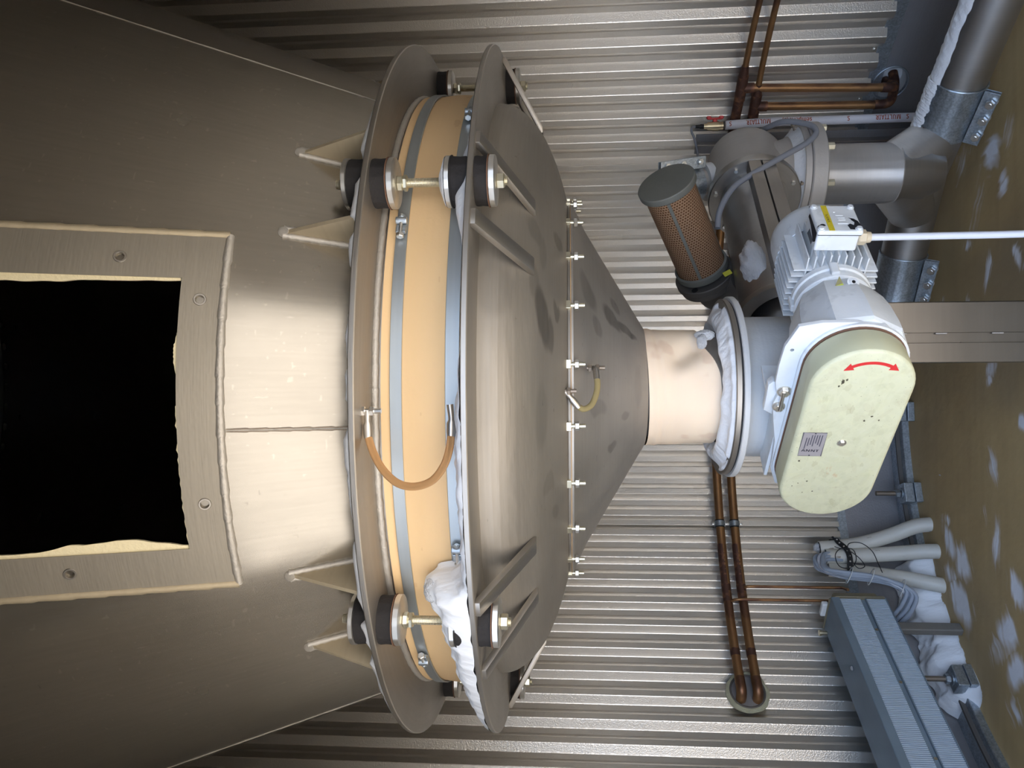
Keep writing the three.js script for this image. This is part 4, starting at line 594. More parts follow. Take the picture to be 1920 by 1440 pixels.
{
  const t = base('gear_motor', 'white painted gear motor with cooling fins and a chipped terminal box', 'motor');
  const P = (n, g, m, l, par = t) => part(n, g.applyMatrix4(GM), m, par, l);
  // back plate and mounting bracket
  P('back_plate', mv(extrude([[0.0688, 0.092], [0.03, 0.1055], [-0.0108, 0.1075], [-0.0448, 0.1065], [-0.062, 0.102], [-0.0739, 0.0985], [-0.0922, 0.1024], [-0.1292, 0.0955], [-0.1806, 0.084], [-0.2497, 0.0795], [-0.29, 0.065], [-0.302, 0.03], [-0.302, -0.03], [-0.27, -0.065], [-0.2289, -0.077], [0, -0.077], [0.04, -0.068], [0.074, -0.03], [0.079, 0.01], [0.077, 0.06]].reverse(), 0.008, 0.0015, [[0.0235, 0.0935, 0.0045]]), 0, 0, -0.0662), M.white);
  P('bracket_lug', mv(extrude([[-0.055, 0.075], [-0.050, 0.108], [-0.058, 0.114], [-0.115, 0.112], [-0.125, 0.096], [-0.125, 0.075]].reverse(), 0.016, 0.002), 0, 0, -0.082), M.white);
  P('bracket_rib', mv(bx(0.006, 0.03, 0.06, 0.001), -0.079, 0.098, -0.105), M.white);
  P('bracket_web', mv(bx(0.16, 0.006, 0.05, 0.001), -0.2, 0.082, -0.092), M.white);
  P('bearing_bracket', mv(extrude([[-0.16, 0.0], [-0.16, 0.088], [-0.2, 0.094], [-0.25, 0.07], [-0.27, 0.0]].reverse(), 0.012, 0.0015), 0, 0, -0.135), M.cast);
  for (const [x, y, s] of [[-0.0628, 0.0896, 1], [-0.0965, 0.0925, 0.9]]) { const b = P('bracket_bolt', mv(boltHead(0.0085 * s, 0.007), x, y, -0.054, Math.PI / 2), M.bright); P('bolt_washer', mv(cyl(0.0115 * s, 0.0115 * s, 0.002, 24), x, y, -0.0575, Math.PI / 2), M.washer, null, b); }
  P('bracket_bolt', mv(cyl(0.0032, 0.0032, 0.04, 12), -0.079, 0.0915, -0.052, 0, 0, Math.PI / 2), M.bright);
  // gearbox: faceted cone frustum, ring, plug, warning sticker
  P('gearbox', alongZ([[0, 0.062], [0.082, 0.064], [0.0845, 0.07], [0.0845, 0.09], [0.0815, 0.128], [0.0765, 0.156], [0.066, 0.187], [0.059, 0.200], [0.0575, 0.210], [0, 0.211]], 10, 0.32).rotateZ(0.16), M.white);
  P('gear_flange', alongZ([[0.055, 0.198], [0.0605, 0.199], [0.0625, 0.201], [0.0625, 0.208], [0.0605, 0.210], [0.0605, 0.219], [0.0635, 0.221], [0.0635, 0.231], [0.061, 0.233], [0.05, 0.233]], 56), M.white);
  for (const a of [8, 98, 188, 278]) P('flange_boss', mv(bx(0.016, 0.014, 0.030, 0.003, 2), 0.0595 * Math.cos(a * D2R), 0.0595 * Math.sin(a * D2R), -0.218, 0, 0, a * D2R), M.white);
  { const a = -6 * D2R, m = new THREE.Matrix4().makeRotationZ(a).multiply(M4(0.0715, 0, -0.168, 0, -0.36, 0)); P('oil_plug', merge([mv(cyl(0.0095, 0.0095, 0.003, 24), 0, 0, 0, 0, 0, Math.PI / 2), mv(cyl(0.0062, 0.0062, 0.003, 6), 0.0016, 0, 0, 0, 0, Math.PI / 2)]).applyMatrix4(m), M.white); P('plug_socket', mv(cyl(0.003, 0.003, 0.0012, 6), 0.0032, 0, 0, 0, 0, Math.PI / 2).applyMatrix4(m), M.black);
    const b = 11 * D2R, F2 = new THREE.Matrix4().makeRotationZ(b).multiply(new THREE.Matrix4().makeTranslation(0.0705, 0, -0.166)).multiply(new THREE.Matrix4().makeRotationY(-0.36)).multiply(new THREE.Matrix4().makeBasis(W3(0, -1, 0), W3(0, 0, -1), W3(1, 0, 0)));
    P('warning_sticker', extrude([[-0.012, -0.013], [0.008, -0.011], [0.003, 0.015]], 0.0006, 0).applyMatrix4(F2), std({ color: lin(0.33, 0.30, 0.14), roughness: 0.5 }), 'faded triangular warning sticker'); P('sticker_corner', extrude([[-0.0115, -0.0126], [0.0076, -0.0107], [0.0055, 0.0005], [-0.005, -0.002]], 0.0009, 0).applyMatrix4(F2), std({ color: lin(0.55, 0.62, 0.08), roughness: 0.5 }), 'bright yellow green foot of the sticker'); }
  // finned stator
  P('stator', alongZ([[0, 0.230], [0.0565, 0.230], [0.0565, 0.345], [0, 0.345]], 40), M.white);
  for (let q = 0; q < 4; q++) for (let k = -4; k <= 4; k++) { if (q === 0 && Math.abs(k) < 4 && 0) continue; const o = k * 0.0118, inner = Math.sqrt(Math.max(0, 0.055 * 0.055 - o * o)), outer = (q === 0 ? 0.0765 : 0.0715) - 0.00033 * k * k; if (outer - inner < 0.004) continue; P('cooling_fin', (() => { const f = bx(outer - inner + 0.002, 0.0026, 0.108, 0.0008); f.translate((outer + inner) / 2, o, -0.289); f.rotateZ(q * Math.PI / 2); return f; })(), M.white); }
  P('fan_cover', alongZ([[0.0705, 0.338], [0.0722, 0.338], [0.0728, 0.342], [0.0728, 0.395], [0.071, 0.408], [0.066, 0.416], [0, 0.417]], 56), M.white);
  { const mk = canvasTex(128, 48, (c, w, h) => { c.clearRect(0, 0, w, h); c.fillStyle = '#1c2438'; c.font = 'bold 34px sans-serif'; c.fillText('L. KK', 4, 36); }); const pos = [], uv = [], idx = []; for (let i = 0; i <= 10; i++) for (let j = 0; j < 2; j++) { const a = (103 + 30 * i / 10) * D2R; pos.push(0.0731 * Math.cos(a), 0.0731 * Math.sin(a), -0.352 - 0.014 * (1 - j)); uv.push(i / 10, 1 - j); } for (let i = 0; i < 10; i++) { const k = 2 * i; idx.push(k, k + 2, k + 1, k + 1, k + 2, k + 3); } const q = new THREE.BufferGeometry(); q.setAttribute('position', new THREE.Float32BufferAttribute(pos, 3)); q.setAttribute('uv', new THREE.Float32BufferAttribute(uv, 2)); q.setIndex(idx); q.computeVertexNormals(); P('fan_cover_marking', q, std({ map: mk, transparent: true, alphaTest: 0.35, roughness: 0.6 }), 'dark hand lettering on the fan cover'); }
  // terminal box on the side that faces up in the picture (+x of the motor frame)
  const bc = [0.0095, -0.272];                                     // centre across the shaft and along it
  P('box_foot', mv(bx(0.034, 0.056, 0.05, 0.004, 2), 0.066, bc[0], bc[1] - 0.013), M.white);
  P('terminal_box', mv(bx(0.033, 0.066, 0.072, 0.004, 2), 0.0995, bc[0], bc[1] - 0.002), M.white);
  const lid = P('box_lid', mv(bx(0.0085, 0.070, 0.080, 0.003, 2), 0.1205, bc[0], bc[1]), M.white);
  P('lid_joint', mv(bx(0.0012, 0.0665, 0.0765, 0.0003), 0.1158, bc[0], bc[1]), M.black);
  for (const [y, z] of [[-0.029, -0.033], [-0.029, 0.033], [0.029, -0.033], [0.029, 0.033]]) P('lid_screw', merge([mv(cyl(0.0042, 0.0042, 0.0045, 16), 0.1262, bc[0] + y, bc[1] + z, 0, 0, Math.PI / 2), mv(cyl(0.006, 0.0066, 0.006, 20), 0.1225, bc[0] + y, bc[1] + z, 0, 0, Math.PI / 2)]), M.white, null, lid);
  const onLid = (poly, h = 0.0004) => { const g = extrude(poly, h, 0); return g.applyMatrix4(new THREE.Matrix4().makeBasis(W3(0, 1, 0), W3(0, 0, -1), W3(-1, 0, 0)).setPosition(0.1254, 0, 0)); };
  // lid coordinates: across, along the shaft
  const yt = canvasTex(256, 48, (c, w, h) => { c.fillStyle = '#d9c322'; c.fillRect(0, 0, w, h); c.fillStyle = '#5a4a10'; c.font = 'bold 30px sans-serif'; c.fillText('SN57L', 80, 34); c.fillStyle = '#e8d85a'; for (let i = 0; i < 40; i++) c.fillRect(rnd() * w, rnd() * h, 8, 2); });
  { const g = bx(0.0006, 0.0088, 0.0765, 0); const p = g.attributes.position, uv = g.attributes.uv; for (let i = 0; i < p.count; i++) uv.setXY(i, 0.5 - p.getZ(i) / 0.0765, p.getY(i) / 0.0088 + 0.5); P('yellow_label', mv(g, 0.1251, 0.0225, bc[1]), std({ color: lin(1, 1, 1), map: yt, roughness: 0.5 }), 'yellow printed label strip', lid); }
  for (const [y, z, w] of [[0.002, 0.017, 0.016], [0.0015, 0.006, 0.011], [0.0015, 0.0, 0.011], [0.003, -0.008, 0.012], [0.009, -0.018, 0.003]]) P('cast_letter', mv(bx(0.0012, w, 0.0022, 0.0005), 0.1252, y, bc[1] + z), M.white, null, lid);
  const chipPoly = (c0, c1, r, n, sx = 1, sy = 1) => Array.from({ length: n }, (_, i) => { const a = i / n * 6.283, q = r * (0.62 + 0.6 * rnd()); return [c0 + Math.cos(a) * q * sx, c1 + Math.sin(a) * q * sy]; });
  { const flat = (poly) => { const s2 = new THREE.Shape(poly.map((p) => new THREE.Vector2(...p))); const g = new THREE.ShapeGeometry(s2); const q = boxUV(fin(g)); return q.applyMatrix4(new THREE.Matrix4().makeBasis(W3(0, 1, 0), W3(0, 0, 1), W3(1, 0, 0)).setPosition(0.12495, 0, 0)); };
    // flaked paint, black underneath
    P('paint_chip', flat([[-0.0235, bc[1] + 0.036], [-0.006, bc[1] + 0.034], [-0.004, bc[1] + 0.022], [-0.009, bc[1] + 0.017], [-0.014, bc[1] + 0.0215], [-0.0165, bc[1] + 0.013], [-0.012, bc[1] + 0.005], [-0.0165, bc[1] + 0.0015], [-0.006, bc[1] - 0.009], [-0.0095, bc[1] - 0.001], [-0.0175, bc[1] + 0.002], [-0.0225, bc[1] + 0.009], [-0.0245, bc[1] + 0.02]]), M.chip, 'black flaked paint patch', lid);
    P('paint_chip', flat(chipPoly(0.0405, bc[1] + 0.030, 0.0075, 11, 0.7, 1)), M.chip, 'black flaked paint patch', lid); P('paint_chip', flat(chipPoly(0.034, bc[1] + 0.022, 0.004, 9)), M.chip, 'black flaked paint patch', lid); P('paint_chip', flat(chipPoly(0.0415, bc[1] - 0.034, 0.004, 9)), M.chip, 'black flaked paint patch', lid);
    const side = (poly, y) => { const s2 = new THREE.Shape(poly.map((p) => new THREE.Vector2(...p))); const q = boxUV(fin(new THREE.ShapeGeometry(s2))); return q.applyMatrix4(new THREE.Matrix4().makeBasis(W3(1, 0, 0), W3(0, 0, 1), W3(0, -1, 0)).setPosition(0, y, 0)); };
    P('paint_chip', side([[0.108, bc[1] - 0.034], [0.1155, bc[1] - 0.030], [0.1155, bc[1] + 0.030], [0.100, bc[1] + 0.031], [0.092, bc[1] + 0.020], [0.098, bc[1] + 0.008], [0.104, bc[1] - 0.010]], bc[0] + 0.0333), M.chip, 'black flaked paint patch'); P('paint_chip', side([[0.084, bc[1] - 0.02], [0.098, bc[1] - 0.012], [0.094, bc[1] + 0.018], [0.083, bc[1] + 0.014]], bc[0] + 0.0333), std({ color: lin(0.10, 0.11, 0.12), roughness: 0.7 }), 'grey bare patch'); }
  P('cable_gland', merge([mv(nutG(0.0125, 0.013), 0.104, bc[0] - 0.0395, bc[1] + 0.024), mv(cyl(0.0085, 0.0095, 0.008, 20), 0.104, bc[0] - 0.049, bc[1] + 0.024)]), M.gland, 'cream cable gland');
  const p0 = W3(0.104, bc[0] - 0.047, bc[1] + 0.024).applyMatrix4(GM);
  const c = mesh('motor_cable', tubePts([p0, p0.clone().add(W3(0, -0.02, 0)), W3(p0.x, p0.y - 0.2, p0.z), W3(p0.x + 0.002, 0.25, p0.z), W3(p0.x + 0.004, 0.006, p0.z + 0.004)], 0.0058, 14), M.cableWhite); tag(c, 'straight white cable hanging down from the motor terminal box', 'cable');
}
// support column under the feeder
{
  const t = base('support_column', 'grey folded steel column under the feeder, stitch welded along its front', 'column');
  const Y0 = -H + 0.001, Y1 = -0.50, hh = Y1 - Y0, yc = (Y0 + Y1) / 2 + H;
  part('wide_profile', merge([mv(bx(0.059, hh, 0.003, 0.0008), 0.1295, yc, -0.0), mv(bx(0.003, hh, 0.06, 0.0008), 0.1575, yc, -0.0285)]), M.columnSteel, t);
  part('middle_profile', mv(bx(0.022, hh, 0.003, 0.0008), 0.0905, yc, -0.004), M.columnSteel, t);
  part('narrow_profile', merge([mv(bx(0.037, hh, 0.003, 0.0008), 0.0625, yc, 0.003), mv(bx(0.003, hh, 0.055, 0.0008), 0.0455, yc, -0.024)]), M.columnSteel, t);
  part('foot_plate', mv(bx(0.17, 0.008, 0.12, 0.001), 0.1, 0.0045, -0.02), M.columnSteel, t);
  for (const Y of [-0.625, -0.698, -0.80, -0.90, -1.0]) part('stitch_weld', mv(bx(0.0024, 0.021, 0.002, 0.0009, 2), 0.0985, Y + H, 0.0028), M.weld, t);
}

// ------------------------------------------------------------------ conveying pipe, couplings
{
  const t = base('conveying_pipe', 'steel conveying pipe along the floor, fed by the upright outlet pipe from the feeder', 'pipe');
  const PR = 0.061, CY = -0.975, q = [V(1.02, CY, -0.165), V(0.592, CY, -0.690), V(0.265, CY, -0.892), V(-0.06, CY, -0.99)];
  part('pipe_run', tubePts([q[0], q[1].clone().addScaledVector(q[0].clone().sub(q[1]).normalize(), -0.02)], PR, 48), M.tubeSteel, t);
  part('pipe_run', tubePts([q[1], q[2]], PR, 48), M.tubeSteel, t); part('pipe_run', tubePts([q[2], q[3]], PR, 48), M.tubeSteel, t);
  part('elbow_joint', new THREE.SphereGeometry(PR, 40, 28).translate(q[1].x, q[1].y, q[1].z), M.tubeSteel, t); part('elbow_joint', new THREE.SphereGeometry(PR, 40, 28).translate(q[2].x, q[2].y, q[2].z), M.tubeSteel, t);
  const ox = 0.567, oz = -0.600, vt = (n, prof, m) => part(n, lathe(prof.map((p) => [p[0], p[1] + H]), 72).translate(ox, 0, oz), m, t);
  vt('outlet_pipe', [[0.0785, -0.651], [0.0785, -0.853], [0.0795, -0.855], [0.0795, -0.858], [0.0785, -0.860], [0.072, -0.93], [0.05, -0.975]], M.tubeSteel);
  part('weld_ring', (() => { const g = new THREE.TorusGeometry(0.0788, 0.0016, 8, 72); g.rotateX(Math.PI / 2); g.translate(ox, -0.856 + H, oz); return g; })(), M.weld, t);
  // mitred saddle plates where the outlet meets the run
  for (const k of [0, 2]) { const d = q[k].clone().sub(q[1]).normalize(), c = V(ox, -0.858, oz), e = q[1].clone().addScaledVector(d, 0.115); part('mitre_sleeve', tubePts([c, c.clone().lerp(e, 0.5), e], (u) => 0.0782 - 0.0168 * u, 48), M.tubeSteel, t); }
  const coupling = (c, d, lab) => { // galvanised sleeve with a bolted flap along its length
    const o = base('pipe_coupling', lab, 'coupling', 'bolted pipe couplings'), L = 0.145, side = W3().crossVectors(d, W3(0, 1, 0)).normalize().multiplyScalar(1); if (side.z < 0 && Math.abs(side.z) > 0.2) side.negate(); if (d.z === 0) side.set(1, 0, 0);
    side.multiplyScalar(Math.cos(1.0)).addScaledVector(W3(0, 1, 0), -Math.sin(1.0)).normalize(); const upv = W3().crossVectors(d, side).normalize(), F = basis(c, side, upv, d), P = (n, g, m, par = o) => part(n, g.applyMatrix4(F), m, par);
    P('coupling_sleeve', (() => { const g = lathe([[PR + 0.0012, -L / 2], [PR + 0.0045, -L / 2], [PR + 0.0055, -L / 2 + 0.002], [PR + 0.0045, -L / 2 + 0.005], [PR + 0.0045, L / 2 - 0.005], [PR + 0.0055, L / 2 - 0.002], [PR + 0.0045, L / 2], [PR + 0.0012, L / 2], [PR + 0.0012, -L / 2]], 64); g.rotateX(Math.PI / 2); return g; })(), M.galv);
    for (const s of [-1, 1]) P('clamp_flap', mv(bx(0.036, 0.003, L * 0.98, 0.0008), PR + 0.02, s * 0.006 - 0.02, 0), M.galv);
    for (const z of [-0.045, 0, 0.045]) { const b = P('clamp_bolt', mv(merge([mv(cyl(0.005, 0.005, 0.044, 12), 0, 0, 0), mv(nutG(0.0115, 0.010), 0, 0.015, 0), mv(nutG(0.0115, 0.010), 0, -0.015, 0)]), PR + 0.025, -0.02, z), M.bright); P('bolt_washer', mv(cyl(0.0145, 0.0145, 0.002, 20), PR + 0.025, -0.0125, z), M.washer, b); }
  };
  const d1 = q[0].clone().sub(q[1]).normalize(), d2 = q[1].clone().sub(q[2]).normalize();
  coupling(q[1].clone().addScaledVector(d1, 0.200), d1, 'galvanised pipe coupling on the right, on the run that comes towards the camera');
  coupling(q[2].clone().addScaledVector(d2, 0.075), d2, 'galvanised pipe coupling low behind the motor cable');
  // powder lying along the top of the run
  const strip = (a, b, w0, w1, s) => { const d = b.clone().sub(a), n = 120, m = 14, L = d.length(), dn = d.clone().normalize(), sd = W3().crossVectors(dn, W3(0, 1, 0)).normalize(), pos = [], idx = []; for (let i = 0; i <= n; i++) for (let j = 0; j <= m; j++) { const tt = j / m, lo = (w0 + 5 * (fbm(i / n, 0.2, 12, 3, s) - 0.5)) * D2R, hi = (w1 + 13 * (fbm(i / n, 0.7, 14, 3, s + 1) - 0.5)) * D2R, an = lo + (hi - lo) * tt, h = PR + 0.0002 + Math.sin(Math.PI * tt) * 0.008 * (0.6 + 0.5 * vn(i / n, tt, 50, 7, s + 2)) + (i === 0 || i === n ? -0.004 : 0); const p = a.clone().addScaledVector(dn, L * i / n).addScaledVector(sd, Math.sin(an) * (h + 0.0045)).addScaledVector(W3(0, 1, 0), Math.cos(an) * (h + 0.0045)); pos.push(p.x, p.y, p.z); } for (let i = 0; i < n; i++) for (let j = 0; j < m; j++) { const k = i * (m + 1) + j; idx.push(k, k + 1, k + m + 1, k + 1, k + m + 2, k + m + 1); } const g = new THREE.BufferGeometry(); g.setAttribute('position', new THREE.Float32BufferAttribute(pos, 3)); g.setIndex(idx); g.computeVertexNormals(); return g; };
  { const a = q[1].clone().addScaledVector(d1, 0.115), b = q[1].clone().addScaledVector(d1, 0.2735), lift = (v) => v.clone().add(W3(0, 0.0035, 0)); heap('powder_heap', merge([strip(lift(a), lift(b), -30, 24, 505)]), 'strip of white powder across the top of the right pipe coupling'); }
  heap('powder_heap', strip(q[1].clone().addScaledVector(d1, 0.27), q[0], -32, 24, 501), 'long strip of white powder along the top of the conveying pipe');
}
// air filter
{
  const t = base('air_filter', 'brown perforated air filter cartridge with a grey end cap', 'filter');
  const b = V(0.283, -0.314, -0.35), a = W3(0.645, 0.41, 0.645).normalize(), L = 0.255, sx = W3().crossVectors(W3(0, 1, 0), a).normalize(), F = basis(b, sx, a, W3().crossVectors(sx, a));
  const P = (n, g, m, l, par = t) => part(n, g.applyMatrix4(F), m, par, l);
  P('perforated_body', lathe([[0.0565, 0.0], [0.0565, L - 0.01]], 72), M.filter);
  P('end_cap', lathe([[0.0565, L - 0.016], [0.0635, L - 0.016], [0.065, L - 0.013], [0.065, L - 0.002], [0.0635, L], [0.04, L + 0.0012], [0, L + 0.0015]], 72), M.capGrey);
  P('lower_cap', lathe([[0.05, -0.004], [0.062, -0.004], [0.063, -0.002], [0.063, 0.012], [0.058, 0.014]], 72), M.capGrey);
  for (const k of [0.30, 2.6, 4.6]) P('seam_strap', mv(bx(0.007, L - 0.02, 0.0025, 0.0006), 0.0572 * Math.sin(k + 0.0), (L - 0.02) / 2, 0.0572 * Math.cos(k), 0, k), M.capGrey);
  P('flange', lathe([[0.02, -0.032], [0.069, -0.032], [0.071, -0.030], [0.071, -0.017], [0.069, -0.015], [0.02, -0.015]], 72), M.dirtyFlange);
  for (let i = 0; i < 4; i++) P('flange_hole', mv(cyl(0.0075, 0.0075, 0.001, 20), 0.06 * Math.cos(i * 1.57 + 0.5), -0.0146, 0.06 * Math.sin(i * 1.57 + 0.5)), M.black);
  P('flange', lathe([[0.03, -0.05], [0.064, -0.05], [0.066, -0.048], [0.066, -0.036], [0.064, -0.034], [0.03, -0.034]], 72), M.dirtyFlange);
  part('pipe_elbow', tubePts(bent([W3(0, -0.05, 0).applyMatrix4(F), W3(0, -0.10, 0).applyMatrix4(F), V(0.25, -0.405, -0.33)], 0.03), 0.036, 24), M.dirtyFlange, t);
  part('yellow_tag', mv(bx(0.012, 0.02, 0.002, 0.0005), 0.262, -0.362 + H, -0.292, 0, 0.4, 0.5), std({ color: lin(0.6, 0.55, 0.05), roughness: 0.6 }), t, 'small yellow sticker');
}
// air inlet stub with its coupling beside the filter
{
  const t = base('inlet_coupling', 'bolted steel hose coupling on the short inlet stub beside the filter cap', 'coupling');
  const p0 = V(0.562, -0.42, -0.60), p1 = V(0.535, -0.268, -0.57), d = p1.clone().sub(p0).normalize();
  part('inlet_stub', tubePts([p0, p1], 0.036, 32), M.cast, t);
  part('coupling_sleeve', tubePts([p0.clone().addScaledVector(d, 0.070), p1.clone().addScaledVector(d, 0.01)], 0.041, 40), M.galv, t);
  part('stub_flange', tubePts([p0.clone().addScaledVector(d, 0.040), p0.clone().addScaledVector(d, 0.060)], 0.050, 40), M.foamWhite, t);
  const sd = W3(0.95, 0, 0.3).normalize();
  const c = p0.clone().addScaledVector(d, 0.130).addScaledVector(sd, 0.055), F = basis(c, sd, d, W3().crossVectors(sd, d));
  for (const s of [-1, 1]) part('clamp_flap', mv(bx(0.03, 0.125, 0.003, 0.0006), 0, 0, s * 0.009 + 0.012).applyMatrix4(F), M.galv, t);
  for (const y of [-0.045, 0.002, 0.045]) part('clamp_bolt', merge([mv(nutG(0.0085, 0.008), 0, 0, 0.029, Math.PI / 2), mv(cyl(0.0038, 0.0038, 0.05, 12), 0, 0, 0.015, Math.PI / 2)]).applyMatrix4(F.clone().multiply(M4(0.002, y, 0))), M.bright, t);
}
// white air hose, ball valve, thin line
{
  const red = canvasTex(1024, 64, (c, w, h) => { c.fillStyle = '#eae8ec'; c.fillRect(0, 0, w, h); c.fillStyle = '#a84a30'; c.font = 'bold 30px sans-serif'; const s = (x, f) => { c.save(); c.translate(x, 32); c.fillText(f, 0, 10); c.restore(); }; s(10, 'MULTIAIR'); s(300, 'S'); s(520, 'semperit (S)'); s(760, 'MULTIAIR'); s(990, 'S'); });
  const pts = spline([wal(1.118, 44.0, -0.462), wal(1.118, 44.3, -0.60), wal(1.118, 44.3, -0.754), wal(1.112, 44.5, -0.93), wal(1.10, 44.8, -1.06)], 50);
  const g = tubePts(pts, 0.0130, 24), uv = g.attributes.uv; for (let i = 0; i < uv.count; i++) uv.setXY(i, 1 - uv.getY(i) / 0.5, uv.getX(i) / (2 * Math.PI * 0.013) * 2);
  tag(mesh('air_hose', g, std({ color: lin(1, 1, 1), map: red, roughness: 0.5 })), 'white hose with small red lettering hanging down the right wall', 'hose');
  const t = base('ball_valve', 'small brass ball valve with a red butterfly handle at the top of the white hose', 'valve');
  const a = wal(1.118, 43.9, -0.455), u = W3(0, 1, 0), V2 = (x, y, z = 0) => a.clone().add(W3(x, y, z));
  part('valve_body', tubePts([V2(0, 0), V2(0, 0.012), V2(0, 0.014), V2(0, 0.03), V2(0, 0.032), V2(0, 0.045), V2(0, 0.047), V2(0, 0.056)], (q, i) => [0.012, 0.012, 0.0145, 0.0145, 0.0125, 0.0125, 0.009, 0.008][i], 12), M.brass, t);
  part('hose_tail', tubePts([V2(0, 0.056), V2(0, 0.066), V2(0, 0.068), V2(0, 0.08)], (q, i) => [0.0065, 0.0065, 0.005, 0.0045][i], 14), M.black, t);
  part('butterfly_handle', merge([mv(bx(0.006, 0.044, 0.013, 0.0025, 2), 0.0215, 0.024, 0), mv(bx(0.012, 0.012, 0.012, 0.003, 2), 0.015, 0.024, 0), mv(bx(0.009, 0.013, 0.014, 0.003, 2), 0.0245, 0.042, 0), mv(bx(0.009, 0.013, 0.014, 0.003, 2), 0.0245, 0.006, 0)]).applyMatrix4(new THREE.Matrix4().makeRotationY(-0.3).setPosition(a)), M.red, t);
  tag(mesh('air_line', tubePts(spline([V2(0, 0.078), V2(-0.001, 0.090), V2(-0.014, 0.092), V2(-0.03, 0.085), V2(-0.075, 0.075), V(0.585, -0.345, -0.615)], 40), 0.0035, 10), M.cableGrey), 'thin dark air line bending from the ball valve towards the inlet stub', 'hose');
}
// steel angle standing on the wall behind the feeder
{
  const t = base('wall_channel', 'grey steel angle standing upright against the wall behind the feeder', 'channel');
  const m = new THREE.Matrix4().makeRotationY(-40.4 * D2R).setPosition(wal(1.150, 40.4, 0));
  const h = 0.70, yc = -0.385 - h / 2;
  part('web', mv(bx(0.062, h, 0.004, 0.001), 0, yc, 0).applyMatrix4(m), M.plate, t); part('leg', mv(bx(0.004, h, 0.030, 0.001), 0.006, yc, 0.013).applyMatrix4(m), M.steel, t);
}
// grey cable looped over the outlet flange
{
  const g = tubePts(spline([V(0.374, -0.347, -0.330),V(0.414, -0.354, -0.340),V(0.479, -0.393, -0.370),V(0.533, -0.470, -0.400),V(0.577, -0.542, -0.430),V(0.609, -0.593, -0.450),V(0.637, -0.619, -0.470),V(0.655, -0.618, -0.480),V(0.677, -0.598, -0.510),V(0.696, -0.562, -0.550),V(0.702, -0.541, -0.600),V(0.709, -0.525, -0.680)], 90), 0.0072, 14);
  tag(mesh('grey_cable', g, M.cableGrey), 'grey cable looping in front of the feeder over its outlet flange', 'cable');
}
